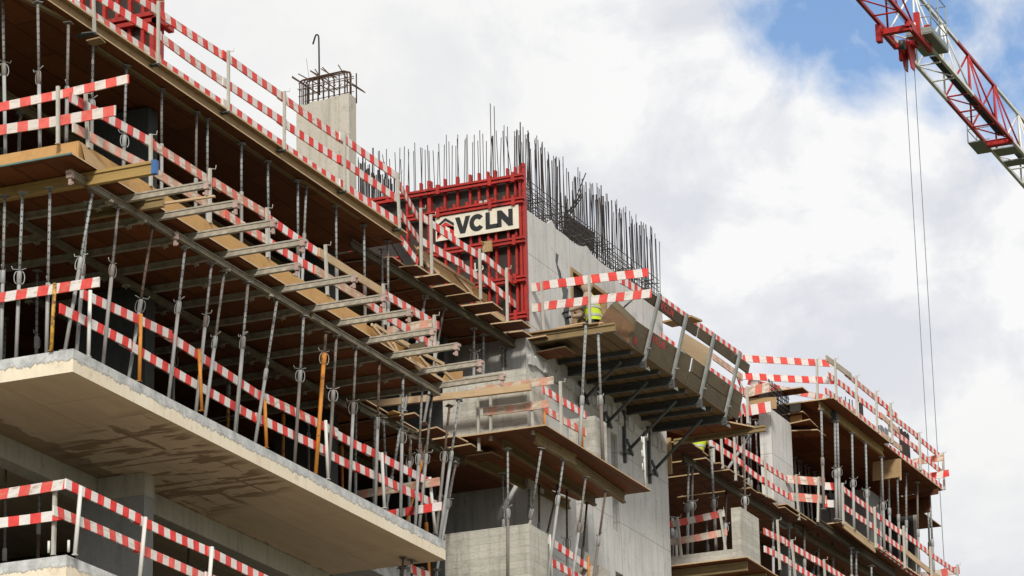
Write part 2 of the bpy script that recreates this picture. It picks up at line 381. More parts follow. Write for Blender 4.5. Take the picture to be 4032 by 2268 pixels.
def prop(T, Fo, col, label, group, inner='galvh', outer='galv', rich=True, r=.028):
    """Telescopic steel prop from foot Fo to head T; col = where along it the threaded collar sits (0 foot, 1 head)."""
    T = V(T); Fo = V(Fo); ln = (T-Fo).length
    e = empty('steel_prop', Fo, label, 'steel prop', group, (T-Fo).to_track_quat('Z', 'Y').to_euler())
    e.rotation_euler.rotate_axis('Z', random.uniform(0, 6.28))
    c = ln*col; n = 10 if rich else 7
    MB().use(outer).tube([(0, 0, .008), (0, 0, c)], r, n).build('outer_tube', parent=e)
    MB().use(inner).tube([(0, 0, c), (0, 0, ln-.008)], r*.78, n).build('inner_tube', parent=e)
    cl = MB().use('galv' if outer != 'orange' else outer).tube([(0, 0, c-.19), (0, 0, c-.185), (0, 0, c-.02), (0, 0, c+.01)], [r, r*1.32, r*1.32, r*1.12], n).build('collar', parent=e)
    if rich:
        hd = MB().use('galv')
        for sgn in (-1, 1):
            lp = [(sgn*(r*1.2+.042*math.sin(a)), .012, c-.09-.095*math.cos(a)) for a in [math.pi*i/8 for i in range(9)]]
            hd.tube(lp, .0075, 5)
        hd.build('handle', parent=cl)
        MB().use('galv').tube([(-.095, -.02, c+.07), (-.03, .0, c+.035), (.03, 0, c+.035), (.1, .02, c+.03), (.12, .02, c+.075)], .0075, 5).build('pin', parent=cl)
    MB().use(outer).box((-.06, -.06, 0), (.06, .06, .008)).build('base_plate', parent=e)
    MB().use(inner).box((-.06, -.06, ln-.008), (.06, .06, ln)).build('head_plate', parent=e)
    return e
def prop_px(pt, pf, pc, yt, yf, zf, zt, label, group, ax=1, **kw):
    """Prop read off the photograph: head on plane y=yt, lowest visible point on y=yf; run down to the floor zf and up to zt."""
    a = on(pt, ax, yt); b = on(pf, ax, yf); d = a-b
    Fo = b+d*((zf-b.z)/d.z) if zf is not None else b
    T = b+d*((zt-b.z)/d.z) if zt is not None else a
    v = (pf[1]-pc)/(pf[1]-pt[1]); q = b+(a-b)*v
    return prop(T, Fo, min(.93, max(.1, (q-Fo).length/(T-Fo).length)), label, group, **kw)
def ibeam(p, q, h, label, group=None, mat='beamwood', name='formwork_beam', cat='formwork beam', fw=.08, fh=.042, web=.03):
    """Timber I-beam, p-q along the middle of its underside."""
    p = V(p); q = V(q); ln = (q-p).length; mb = MB().use(mat)
    mb.box((0, -fw/2, 0), (ln, fw/2, fh)); mb.box((0, -web/2, fh), (ln, web/2, h-fh)); mb.box((0, -fw/2, h-fh), (ln, fw/2, h))
    o = mb.build(name, origin=V((0, 0, 0))); o.matrix_world = frame(p, q)
    return tag(o, label, cat, group)
def alubeam(p, q, label, group=None, clamp=True, h=.105, w=.07, mat='alu'):
    """Aluminium formwork beam with a lipped section; q is the free tip."""
    p = V(p); q = V(q); ln = (q-p).length
    e = bpy.data.objects.new('aluminium_beam', None); COL.objects.link(e); e.matrix_world = frame(p, q); tag(e, label, 'aluminium beam', group)
    mb = MB().use(mat); mb.box((0, -w/2, .0), (ln, w/2, .022)); mb.box((0, -w/2*.62, .022), (ln, w/2*.62, h-.024)); mb.box((0, -w/2, h-.024), (ln, w/2, h))
    mb.build('profile', parent=e)
    if clamp:
        c = MB().use('clamp'); c.box((ln-.06, -.045, -.02), (ln+.012, .045, h*.7)); c.box((ln-.05, -.02, -.12), (ln-.01, .02, -.01)); c.box((ln-.08, -.03, -.1), (ln-.04, .03, -.065)); c.box((ln-.01, -.035, .04), (ln+.04, .035, .08))
        c.build('clamp_head', parent=e)
        g = MB().use('alu')
        for f in (.62, .3): g.box((ln*f, -.06, -.035), (ln*f+.07, .06, -.002)); g.tube([(ln*f+.035, 0, -.035), (ln*f+.035, 0, -.07)], .012, 6)
        g.build('wedge_bolt', parent=e)
    return e
def sheet(corners, t, label, cat, name, mat, group=None, edge=None):
    """Flat sheet: corners of the underside (3-D, in order), thickness t upward along its normal."""
    c = [V(p) for p in corners]; n = (c[1]-c[0]).cross(c[2]-c[0]).normalized()
    if n.z < 0: n = -n
    mb = MB().use(mat).prism(c, n*t)
    if edge:
        mb.use(edge)
        for i in range(2, len(mb.mi)): mb.mi[i] = mb.cur
    return tag(mb.build(name), label, cat, group)
def plank(a, b, c, z, k, label, group, t=.027, mat='plank'):
    """Loose plank: inner end a, tip b, far tip corner c (photo points on height z), its inner end run back by k."""
    a = PZ(a, z); b = PZ(b, z); c = PZ(c, z); a = a+(a-b).normalized()*k
    return sheet([a, b, c, a+c-b], t, label, 'plank', 'plywood_plank', 'soffit', group, 'wood')

# ================================================================== CAMERA, SKY, SUN
cd = bpy.data.cameras.new('camera'); cam = bpy.data.objects.new('camera', cd); COL.objects.link(cam)
cam.matrix_world = Matrix(((R_.x, U_.x, -W_.x, CAM.x), (R_.y, U_.y, -W_.y, CAM.y), (R_.z, U_.z, -W_.z, CAM.z), (0, 0, 0, 1)))
cd.sensor_width = 36; cd.lens = 36*FPX/PW; cd.clip_start = .5; cd.clip_end = 5000
S.camera = cam
SUN_DIR = V((-.78, -.36, .55)).normalized()
sl = bpy.data.lights.new('sun', 'SUN'); sl.energy = 3.0; sl.angle = math.radians(9); sl.color = (1, .95, .87)
so = bpy.data.objects.new('sun', sl); COL.objects.link(so); so.rotation_euler = SUN_DIR.to_track_quat('Z', 'Y').to_euler(); so.location = (-40, -40, 40)
wd = bpy.data.worlds.new('World'); S.world = wd; wd.use_nodes = True
class WN(Nodes):
    def __init__(s): s.t = wd.node_tree
w = WN(); bg = wd.node_tree.nodes['Background']
sky = w.n('TexSky', sky_type='NISHITA'); sky.sun_disc = False
sky.sun_elevation = math.asin(SUN_DIR.z); sky.sun_rotation = math.atan2(SUN_DIR.x, SUN_DIR.y); sky.air_density = 1; sky.dust_density = .5; sky.ozone_density = 2
tc = w.n('TexCoord').outputs['Generated']
def dirmask(p, a, b):        # 1 inside an angular distance a of a sky direction, 0 beyond b (radians)
    d = ray(p).normalized()
    dt = w.n('VectorMath', {0: tc, 1: tuple(d)}, operation='DOT_PRODUCT').outputs['Value']
    ang = w.math('ARCCOSINE', w.math('MINIMUM', dt, .999999))
    return w.n('MapRange', {'Value': ang, 'From Min': b, 'From Max': a}, interpolation_type='SMOOTHSTEP').outputs[0]
mp = w.n('Mapping', {'Vector': tc, 'Scale': (1, 1, 1.35), 'Location': (.3, 1.7, .2)}).outputs[0]
big = w.noise(mp, 13, 9, .6, .25)
mid = w.noise(w.n('Mapping', {'Vector': tc, 'Location': (5.3, .7, 1.2)}).outputs[0], 42, 8, .62, .3)
blue = dirmask((3190, 60), .004, .036)
for q_, a_, b_, k_ in (((3350, 270), .0, .026, 1.0), ((3560, 40), .004, .036, 1.05), ((3020, 30), .0, .022, .95), ((3990, 330), .004, .032, 1.0), ((3800, 60), .0, .028, .9), ((4032, 120), .0, .03, .9), ((3700, 420), .0, .02, .55)):
    blue = w.math('MAXIMUM', blue, w.math('MULTIPLY', dirmask(q_, a_, b_), k_))
dens = w.math('ADD', w.math('MULTIPLY', w.math('SUBTRACT', big, .5), 1.5), w.math('MULTIPLY', w.math('SUBTRACT', mid, .5), 1.35))
cov = w.math('ADD', dens, w.math('SUBTRACT', 1.15, w.math('MULTIPLY', blue, 1.2)))
cloud = w.ramp(cov, [(-.0, 0), (.85, 1)])
pf = w.math('ADD', w.math('MULTIPLY', w.noise(w.n('Mapping', {'Vector': tc, 'Location': (2.1, .4, 3.3), 'Scale': (1, 1, 1.5)}).outputs[0], 15, 9, .6, .4), .72), w.math('MULTIPLY', mid, .28))
shade = w.ramp(pf, [(.4, (6.7, 6.85, 7.35)), (.49, (7.7, 7.8, 8.05)), (.545, (8.75, 8.75, 8.75))])
warm = w.math('MAXIMUM', dirmask((900, 500), .03, .15), w.math('MULTIPLY', dirmask((3900, 1900), .0, .05), .8))
shade = w.mix(w.math('MULTIPLY', warm, .72), shade, (8.3, 8.3, 8.12))
skyc = w.mix(1, sky.outputs[0], (1.35, 1.38, 1.42), 'MULTIPLY')
wd.node_tree.links.new(w.mix(cloud, skyc, shade), bg.inputs['Color']); bg.inputs['Strength'].default_value = .1
S.view_settings.view_transform = 'Standard'; S.view_settings.look = 'None'; S.view_settings.exposure = .13; S.view_settings.gamma = 1
S.render.engine = 'CYCLES'; S.cycles.use_denoising = True; S.cycles.max_bounces = 8; S.cycles.diffuse_bounces = 5
gz = -16.2
k = Nodes('site_ground')   # bounce light shaped in its colour: pale by the building, dark farther out
c, col_, f_ = concrete(k, (.4, .34, .25), (.27, .22, .16), (.47, .4, .3))
x_, y_, z_ = k.sep(c)[:3]
far = k.math('MAXIMUM', k.math('SUBTRACT', k.math('ABSOLUTE', k.math('SUBTRACT', x_, 16)), 40), k.math('SUBTRACT', k.math('ABSOLUTE', k.math('ADD', y_, 6)), 17))
far = k.math('ADD', far, k.math('MULTIPLY', k.noise(c, .12, 6), 6))
dim_far = k.mix(k.ramp(k.noise(c, .5, 7, .7), [(.35, 0), (.65, 1)]), (.035, .05, .018), (.085, .08, .04))
M['ground'] = k.done(k.mix(k.ramp(far, [(.0, 0), (1.0, 1)]), col_, dim_far), .95, 0, f_, .4, .05)
g = MB().use('ground'); g.add([(-700, -700, gz), (900, -700, gz), (900, 900, gz), (-700, 900, gz)], [(0, 1, 2, 3)])
struct(g.build('ground', origin=V((0, 0, gz))))
# ================================================================== MAIN BLOCK: slabs, columns, back walls
MB().use('slab').box((0, 0, -.34), (12.5, 11, 0)).build('concrete_slab', origin=V((0, 0, -.34)))
tag(bpy.data.objects['concrete_slab'], 'long cream concrete floor slab with a ragged grey topping and damp stains beneath', 'floor slab')
tag(MB().use('slab').box((.1, .1, -3.28), (12.4, 11, -2.94)).build('concrete_slab', origin=V((0, 0, -3.28))), 'bottom concrete slab carrying the lowest striped railing', 'floor slab')
for z in (-6.2, -9.2, -12.2):
    tag(MB().use('conc').box((.1, .1, z-.3), (44, 11, z)).build('concrete_slab'), 'concrete floor slab of the storeys below the photographed ones', 'floor slab', 'lower floor slabs')
tag(MB().use('cream').box((.02, 2.56, -.69), (5.08, 2.86, -.343)).box((5.42, 2.2, -.69), (12.45, 2.5, -.343)).build('downstand_beam'),
    'cream concrete downstand beam under the stained slab soffit', 'beam')
def column(x0, x1, y0, y1, z0, z1, label, mat='shadeconc', name='concrete_column'):
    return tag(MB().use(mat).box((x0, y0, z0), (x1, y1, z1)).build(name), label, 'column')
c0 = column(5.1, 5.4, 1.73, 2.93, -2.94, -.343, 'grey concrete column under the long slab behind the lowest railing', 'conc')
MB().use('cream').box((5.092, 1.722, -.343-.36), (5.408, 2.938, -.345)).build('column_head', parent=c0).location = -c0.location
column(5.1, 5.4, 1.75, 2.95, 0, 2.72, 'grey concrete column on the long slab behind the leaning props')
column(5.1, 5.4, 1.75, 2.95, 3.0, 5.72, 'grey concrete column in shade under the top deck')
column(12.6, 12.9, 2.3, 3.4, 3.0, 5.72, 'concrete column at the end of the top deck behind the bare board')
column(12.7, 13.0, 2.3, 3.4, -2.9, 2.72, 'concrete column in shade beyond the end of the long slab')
for x in (5.1, 13.0): column(x, x+.3, 1.8, 2.9, gz, -3.28, 'concrete column of the storeys below the photographed ones')
def wall(a, b, label, mat='shadeconc', name='concrete_wall'): return tag(MB().use(mat).box(a, b).build(name), label, 'wall')  # default name also borne by the added light-blocking walls
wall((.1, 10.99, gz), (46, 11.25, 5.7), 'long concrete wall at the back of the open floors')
wall((8.9, 4.2, .0), (9.15, 10.98, 2.7), 'added light-blocking concrete partition deep inside the floor above the long slab')  # cross walls from here on added to keep the open floors dark
wall((8.9, 4.2, 2.98), (9.15, 10.98, 5.7), 'added light-blocking concrete partition deep inside the floor under the top deck')
wall((8.9, 4.0, -2.94), (9.15, 10.98, -.35), 'added light-blocking concrete partition deep inside the floor under the long slab')
wall((3.2, 5.6, .0), (3.45, 10.98, 2.7), 'short added light-blocking concrete partition inside above the slab corner')
wall((3.2, 5.6, 2.98), (3.45, 10.98, 5.7), 'short added light-blocking concrete partition inside above the plywood box corner')
wall((3.2, 5.2, -2.94), (3.45, 10.98, -.35), 'short added light-blocking concrete partition behind the grey column on the bottom floor')
# ------------------------------------------------------------------ top deck (level 3 formwork)
TD = 'on the top deck'
gTB, gTP = 'guard boards along the top deck', 'guardrail posts along the top deck'
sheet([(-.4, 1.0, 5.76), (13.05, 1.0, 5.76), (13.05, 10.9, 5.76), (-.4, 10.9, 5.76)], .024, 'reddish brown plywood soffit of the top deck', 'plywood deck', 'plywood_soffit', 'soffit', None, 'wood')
sheet([(-.4, .94, 5.925), (13.1, .94, 5.925), (13.1, 1.9, 5.925), (-.4, 1.9, 5.925)], .03, 'plank walkway edge carrying the top deck railing', 'plank', 'edge_plank', 'plank', None, 'wood')
tag(MB().use('plank').box((-.4, 1.03, 5.785), (13.0, 1.06, 5.925)).build('edge_board'), 'narrow plank edging between plywood and railing of the top deck', 'edge board')
ibeam((-.4, 1.16, 5.56), PY(A(722, 272), 1.16), .2, 'long weathered timber beam under the top deck beside the prop heads', 'timber beams under the top deck')
b1 = PY(A(745, 352), 1.16); b2 = PY(B(545, 1345), 1.16); b3 = PY(D(1215, 470), 1.16)
ibeam(b1+V((0, .09, 0)), b2+V((.3, .09, 0)), .2, 'pale timber beam under the top deck with a steel-shod middle joint', 'timber beams under the top deck')
ibeam(b2, b3, .2, 'yellowish timber beam end under the top deck corner', 'timber beams under the top deck', 'yellowbeam')
for y in (3.2, 5.2):
    ibeam((-.2, y, 5.35), (13, y, 5.35), .2, 'long timber beam deep in the shade under the top deck', 'inner beams under the top deck')
sheet([PZ(A(605, 250), 5.5), PZ(A(690, 240), 5.5), PZ(A(722, 262), 5.5), PZ(A(640, 275), 5.5)], .02, 'small steel bracket plate under the second top deck post', 'bracket plate', 'bracket_plate', 'steel')
sheet([PZ(A(640, 305), 5.52), PZ(A(742, 280), 5.52), PZ(A(785, 322), 5.52), PZ(A(690, 345), 5.52)], .02, 'plywood offcut packed between the two top deck beams', 'plywood offcut', 'plywood_offcut', 'plank')
y3 = (1, 1.0)
run(y3, [A(683, -275), A(1163, 43), A(1683, 388), B(402, 684), B(850, 1002), B(1243, 1282)], 'stripe', 'top rail', TD, 'the red column form', gTB)
run(y3, [A(683, -92), A(1163, 213), A(1683, 588), B(400, 868), B(848, 1168), B(1240, 1442)], 'stripe', 'middle rail', TD, 'the red column form', gTB)
run(y3, [A(540, -12), A(1163, 398), A(1683, 750), B(400, 1045), B(850, 1347), D(1248, 297)], 'stripe', 'toe', TD, 'the red column form', gTB)
for i, (a, b) in enumerate([(A(680, -5), A(687, 242)), (A(1163, 12), A(1160, 472)), (A(1683, 380), A(1683, 828)), (B(402, 680), B(400, 1112)), (B(850, 995), B(850, 1417)), (B(1240, 1285), D(1258, 378))]):
    post(a, b, (1, .965), f'galvanised post of the top deck railing, {ORD[i]} from the red column form', gTP, w=.043)
    f = PY(b, .93)
    o = MB().use('steel').box((f.x-.05, f.y-.04, f.z-.03), (f.x+.05, f.y+.28, f.z-.014)).build('post_bracket')
    tag(o, f'flat steel shoe under the {ORD[i]} top deck post from the red column form', 'bracket')
# red column form at the top
cx, cy = 5.76, 2.05
e = empty('column_formwork', (cx, cy, 5.95), 'red steel column formwork standing on the top deck behind the railing', 'column formwork')
MB().use('darkply').box((.05, .06, 0), (.3, 1.35, 3.2)).build('panel_face', parent=e)
for yy in (.0, .17, .42, .66, .9, 1.14, 1.34):
    MB().use('redsteel').box((-.03, yy, .0), (.05, yy+.06, 3.2)).build('rib', parent=e)
for zz in (.62, 1.5, 2.5):
    MB().use('redsteel').box((-.13, -.12, zz), (-.03, 1.55, zz+.07)).box((-.13, -.12, zz+.12), (-.03, 1.55, zz+.19)).build('waler', parent=e)
    MB().use('redsteel').box((-.13, -.13, zz), (.45, -.03, zz+.08)).tube([(.2, -.2, zz+.04), (.2, .1, zz+.04)], .03).build('waler', parent=e)
MB().use('redsteel').box((.05, -.02, 0), (.31, .06, 3.2)).build('edge_panel', parent=e)
MB().use('rebarust').box((-.32, .28, .72), (-.14, .85, .78)).tube([(-.25, .3, .86), (-.25, .8, .9)], .02).build('tie_bar', parent=e)
# props standing on the plywood edge below the top deck
gP3 = 'steel props under the top deck'
L3P = [(A(20, -20), A(40, 1135), A(0, 480)[1], 1.2, 1.2), (A(280, 18), A(297, 1090), A(0, 540)[1], 1.2, 1.2), (A(508, 170), A(492, 1060), A(0, 650)[1], 1.2, 1.2), (A(690, 322), A(680, 1120), A(0, 750)[1], 1.2, 1.2),
       (A(938, 490), A(917, 1245), A(0, 1012)[1], 1.2, 1.2), (A(1200, 665), A(1200, 1400), A(0, 1075)[1], 1.2, 1.2), (A(1460, 835), A(1455, 1345), A(0, 1330)[1], 1.2, 1.2), (A(1541, 885), A(1540, 1340), A(0, 1340)[1], 1.2, 1.2),
       (A(1793, 1065), Cc(1793, 470), Cc(0, 120)[1], 1.2, 1.2), (B(95, 1070), D(95, 480), D(0, 110)[1], 1.2, 1.2), (B(290, 1200), D(300, 605), D(0, 250)[1], 1.2, 1.2), (B(513, 1342), D(517, 640), D(0, 500)[1], 1.2, 1.2),
       (D(578, 55), D(547, 760), D(0, 420)[1], 1.2, 1.0), (D(797, 207), D(805, 920), D(0, 670)[1], 1.2, 1.2), (D(1005, 350), D(1015, 1040), D(0, 800)[1], 1.2, 1.2), (D(1137, 530), D(1147, 1080), D(0, 1000)[1], 1.5, 1.5), (D(1183, 472), D(1187, 1130), D(0, 900)[1], 1.2, 1.2)]
for i, (a, b, pc, yt, yf) in enumerate(L3P):
    prop_px(a, b, pc, .3 if i < 3 else yt, .3 if i < 3 else yf, 3.0, None, ax=0 if i < 3 else 1, label=f'grey steel prop holding up the top deck, {ORD[i]} from the plywood box corner', group=gP3, rich=i < 5)
for i, (a, b, pc) in enumerate([(A(165, 372), A(140, 1120), A(0, 850)[1]), (Cc(1610, 130), Cc(1612, 330), Cc(0, 350)[1]), (Cc(1862, 250), Cc(1862, 520), Cc(0, 520)[1]), (D(163, 250), D(165, 510), D(0, 500)[1]), (D(392, 400), D(392, 660), D(0, 600)[1]), (D(760, 640), D(760, 890), D(0, 860)[1])]):
    prop_px(a, b, pc, 3.2, 3.2, 3.0, 5.34, f'dim steel prop deep under the top deck, {ORD[i]} from the plywood box corner', 'inner props under the top deck', rich=i == 0)
# ------------------------------------------------------------------ middle deck (level 2 formwork)
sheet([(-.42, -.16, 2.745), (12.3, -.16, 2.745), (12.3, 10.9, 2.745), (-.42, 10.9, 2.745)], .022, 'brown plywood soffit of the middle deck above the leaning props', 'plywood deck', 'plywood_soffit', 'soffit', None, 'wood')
tag(MB().use('ply').box((-.03, -.03, 2.77), (9.35, .0, 3.1)).build('edge_form'), 'honey coloured plywood edge form running along the middle deck', 'edge form')
tag(MB().use('ply').box((-.03, .003, 2.77), (.0, 6, 3.1)).build('edge_form'), 'honey coloured plywood edge form on the short side above the slab corner', 'edge form')
tag(MB().use('plyedge').box((-.45, -.165, 2.735), (-.425, 6, 2.76)).build('edge_strip'), 'thin teal painted strip along the short plywood edge', 'edge strip')
tag(MB().use('plank').prism([(.02, -.04, 3.09), (-.03, -.15, 2.77), (.9, -.15, 2.77)], (0, -.012, 0)).build('corner_batten'), 'triangular plywood gusset beside the middle deck corner', 'gusset')
tag(MB().use('floor').box((.02, .02, 2.78), (12.25, 10.9, 2.98)).build('concrete_slab'), 'fresh concrete slab hidden inside the plywood edge form of the middle deck', 'floor slab')
q_ = PZ(A(1165, 1290), 2.53); bo = ibeam((.36, 6, 2.53), q_, .2, 'yellow timber beam with a blue painted end jutting past the plywood corner', mat='yellowbeam')
ln_ = (q_-V((.36, 6, 2.53))).length; MB().use('bluepaint').box((ln_-.07, -.043, -.003), (ln_+.004, .043, .205)).build('painted_end', parent=bo)
q = PZ(Cc(1215, 215), 2.6); ibeam((q.x, .9, q.z), q, .16, 'short yellow timber beam end jutting out beside the first aluminium beams', mat='beamwood')
lt = MB().use('wood').bar(PZ(Cc(1190, 195), 2.68), PZ(Cc(1595, 137), 2.68), .05, .03); tag(lt.build('timber_lath'), 'thin loose lath jutting out between the first two aluminium beams', 'lath')
tips = [Cc(1550, 75), Cc(1765, 215), D(345, 358), D(565, 498), D(520, 678), D(945, 765), D(1165, 910), D(1355, 1020), D(1525, 1160), D(1705, 1270), D(1880, 1395), Rr(1300, 318)]
for i, t in enumerate(tips):
    q = PZ(t, 2.637); alubeam((q.x, 3.6, 2.637), q, f'grey aluminium beam jutting from the middle deck, {ORD[i]} from the plywood corner', 'aluminium beams jutting from the middle deck')
alubeam((2.9, .04, 2.53), (-.15, .04, 2.53), 'long aluminium bearer under the middle deck edge beside the slab corner', 'bearers under the middle deck', True, mat='bearer')
alubeam((7.3, .0, 2.53), (2.85, .0, 2.53), 'long aluminium bearer under the middle deck edge at mid length', 'bearers under the middle deck', True, mat='bearer')
alubeam((7.35, -.03, 2.53), (12.25, -.03, 2.53), 'long aluminium bearer under the middle deck edge at its open end', 'bearers under the middle deck', False, mat='bearer')
for y, k in ((1.75, 'second row behind the edge'), (3.5, 'third row behind the edge')):
    alubeam((12.2, y, 2.53), (-.2, y, 2.53), f'long aluminium bearer in the shade under the middle deck, {k}', 'bearers under the middle deck', mat='bearer')
# boards and posts of the middle deck
gMB, gMP = 'guard boards around the middle deck', 'guardrail posts around the middle deck'
x2 = (0, -.1)
board(PX(A(955, 553), -.1), PX(A(-60, 777), -.1), 'faded', 'upper streaky faded board across the short side above the plywood box', gMB, .135)
board(PX(A(860, 783), -.06), PX(A(-60, 940), -.06), 'faded', 'lower faded orange and white board across the short side above the plywood box', gMB, .155)
y2 = (1, .0); MD = 'on the middle deck'
run(y2, [A(520, 685), A(1105, 1012), A(1620, 1343), D(275, 240), D(700, 535), D(1140, 812), D(1568, 1064)], ['stripe', 'faded', 'faded', 'stripe', 'wood', 'stripe'], 'top rail', MD, 'the plywood corner', gMB)
run(y2, [A(540, 905), A(1105, 1210), D(0, 250), D(250, 408), D(670, 668), D(1030, 888), D(1560, 1238)], ['pale', 'pale', 'faded', 'stripe', 'pale', 'faded'], 'lower rail', MD, 'the plywood corner', gMB)
for i, (a, b) in enumerate([(A(620, 695), A(640, 1100)), (A(1105, 1000), A(1105, 1385)), (A(1545, 1255), Cc(1545, 335)), (D(270, 225), D(276, 592)), (D(705, 500), D(720, 870)), (D(1135, 790), D(1150, 1092)), (D(1515, 1022), D(1521, 1342))]):
    post(a, b, (1, .0), f'grey post of the middle deck railing, {ORD[i]} from the plywood corner', gMP, w=.045)
post(A(440, 648), A(440, 1072), (0, -.1), 'grey post holding both boards above the plywood box', gMP, d=(-.035, 0, 0), hook=False, w=.045)
# broken laths at the open end of the edge form
for i, (a, b, z) in enumerate([((D, 1062, 1090), (D, 1255, 1310), 2.72), ((D, 1090, 1095), (D, 1330, 1250), 3.0), ((D, 1235, 1205), (D, 1600, 1385), 3.08), ((D, 1290, 1215), (D, 1440, 1300), 2.9), ((D, 1355, 1350), (D, 1505, 1449), 2.75),
                               ((D, 1345, 1340), (D, 1440, 1440), 2.72), ((Rr, 485, 140), (Rr, 590, 270), 2.7), ((Rr, 560, 120), (Rr, 660, 235), 2.86), ((Rr, 700, 180), (Rr, 880, 345), 2.86), ((Rr, 690, 285), (Rr, 810, 360), 2.7), ((Rr, 330, 0), (Rr, 375, 95), 2.8)]):
    p = PY(a[0](*a[1:]), -.12); q = PY(b[0](*b[1:]), -.14)
    tag(MB().use('wood').bar(p, q, .03, .055).build('timber_lath'), 'loose splintered lath strewn along the open end of the middle deck', 'lath', 'splintered laths on the middle deck end')
tag(MB().use('ply').box((9.4, -.02, 2.77), (12.2, .01, 3.02)).build('edge_form'), 'dirty plywood edge form behind the splintered laths', 'edge form')
c = [PY(Rr(*p), .1) for p in ((745, 360), (942, 330), (942, 245), (800, 262))]
tag(MB().use('ply').prism(c, (0, .02, 0)).build('plywood_offcut'), 'upright orange plywood offcut at the open end of the middle deck', 'plywood offcut')
for i, (a, b, yy) in enumerate([(D(1180, 1110), D(1510, 1050), 0.9), (D(1195, 1270), D(1460, 1215), .9)]):
    p, q = PZ(a, 3.6-.55*i), PZ(b, 3.6-.55*i); board(q, p, 'grey' if i else 'pale', f"{'lower' if i else 'upper'} weathered board across the open end of the middle deck", gMB)
# ------------------------------------------------------------------ props, posts, boards on the long slab
gSP = 'props standing along the long slab edge'
SP = [(Cc(36, 145), Cc(5, 1348), 700, Cc, 0, .2, 'galv'), (Cc(165, 185), Cc(120, 1328), 705, Cc, 0, .2, 'galv'), (Cc(367, 315), Cc(345, 1292), 790, Cc, 0, .2, 'galv'), (Cc(700, 32), Cc(485, 1272), 605, Cc, .05, .18, 'galv'), (Cc(662, 110), Cc(570, 1285), 650, Cc, .35, .3, 'galv'),
      (Cc(877, 230), Cc(765, 1387), 655, Cc, .05, .12, 'galv'), (Cc(1128, 385), Cc(955, 1500), 915, Cc, .05, .3, 'rust'), (Cc(1375, 515), E(1110, 265), 930, Cc, .05, .1, 'galv'), (Cc(1572, 632), E(1290, 347), 1035, Cc, .05, .1, 'galv'), (Cc(1668, 685), E(1350, 387), 1190, Cc, .05, .1, 'galv'),
      (Cc(1842, 790), E(1545, 492), 1190, Cc, .0, .1, 'galv'), (D(143, 790), Fz(48, 492), 1190, D, .0, .1, 'galv'), (D(357, 925), Fz(175, 572), 1430, D, .0, .1, 'galv'), (D(557, 1050), Fz(433, 714), 105, Fz, .0, .1, 'galv'), (D(722, 1150), Fz(572, 777), 1310, D, .0, .1, 'orange'),
      (D(800, 1200), Fz(655, 822), 235, Fz, .0, .1, 'galv'), (D(945, 1300), Fz(795, 892), 315, Fz, .0, .1, 'galv'), (Fz(990, 85), Fz(965, 977), 412, Fz, .0, .1, 'rust'), (Fz(1146, 170), Fz(1130, 1062), 508, Fz, .0, .1, 'galv'), (Fz(1270, 265), Fz(1228, 1107), 655, Fz, .0, .1, 'galv'),
      (Fz(1337, 260), Fz(1255, 1117), 655, Fz, .1, .15, 'galv'), (Fz(1452, 330), Fz(1365, 1172), 640, Fz, .1, .12, 'rust'), (Fz(1515, 292), Fz(1390, 1182), 640, Fz, .05, .1, 'galv'), (Rr(880, 1065), Rr(795, 1445), 1380, Rr, .5, .5, 'galv')]
for i, (a, b, pc, tl, yt, yf, k) in enumerate(SP):
    lean = 'leaning ' if abs(a[0]-b[0]) > 50 else ''
    if k == 'orange': prop_px(a, b, tl(0, pc)[1], yt, yf, 0, None, 'bright orange steel prop standing on the long slab edge', gSP, inner='rust', outer='orange', r=.034)
    else: prop_px(a, b, tl(0, pc)[1], .12 if i < 3 else yt, .12 if i < 3 else yf, 0, 2.52 if i < 20 else None, ax=0 if i < 3 else 1, label= f"{lean}grey steel prop on the long slab edge, {ORD[i]} from the slab corner", group=gSP, inner='rust' if k == 'rust' else 'galvh')
SI = [(Cc(848, 700), Cc(825, 1412), 1000, Cc, 'yellow'), (Cc(1025, 735), Cc(1000, 1200), 1050, Cc, 'galv'), (Cc(1112, 700), Cc(1095, 1449), 1230, Cc, 'galv'), (Cc(275, 900), Cc(270, 1300), 1180, Cc, 'galv'), (Cc(760, 960), Cc(745, 1330), 1290, Cc, 'galv'), (Cc(1300, 860), Cc(1290, 1400), 1300, Cc, 'galv'),
      (Cc(1705, 1130), Cc(1700, 1400), 1380, Cc, 'yellow'), (Fz(362, 60), Fz(357, 672), 280, Fz, 'orange'), (Fz(525, 150), Fz(525, 760), 510, Fz, 'galv'), (Fz(735, 235), Fz(747, 867), 460, Fz, 'orange'), (Fz(835, 600), Fz(833, 900), 700, Fz, 'galv'), (Fz(1020, 480), Fz(1040, 1005), 640, Fz, 'galv'),
      (Fz(1192, 380), Fz(1185, 1085), 700, Fz, 'rust'), (Fz(1120, 530), Fz(1040, 960), 800, Fz, 'galv'), (Fz(1285, 640), Fz(1195, 1000), 690, Fz, 'orange'), (Fz(1270, 690), Fz(1300, 1140), 1100, Fz, 'orange'), (Fz(1488, 720), Fz(1440, 1000), 960, Fz, 'galv')]
for i, (a, b, pc, tl, k) in enumerate(SI):
    yy = 2.6 if i < 10 else 1.4
    nm = {'orange': 'orange steel prop', 'yellow': 'rusty yellow steel prop', 'rust': 'rusty steel prop', 'galv': 'dim grey steel prop'}[k]
    prop_px(a, b, tl(0, pc)[1], yy, yy, 0, 2.52, f'{nm} behind the long slab railing, inner {ORD[i]} from the corner', 'inner props on the long slab', inner='rust' if k != 'galv' else 'galvh', outer=k if k in ('orange', 'yellow') else 'galv', rich=k == 'galv' and i < 9)
gLB, gLP = 'guard boards along the long slab', 'guardrail posts along the long slab'
y1 = (1, .14); LS = 'over the long slab'
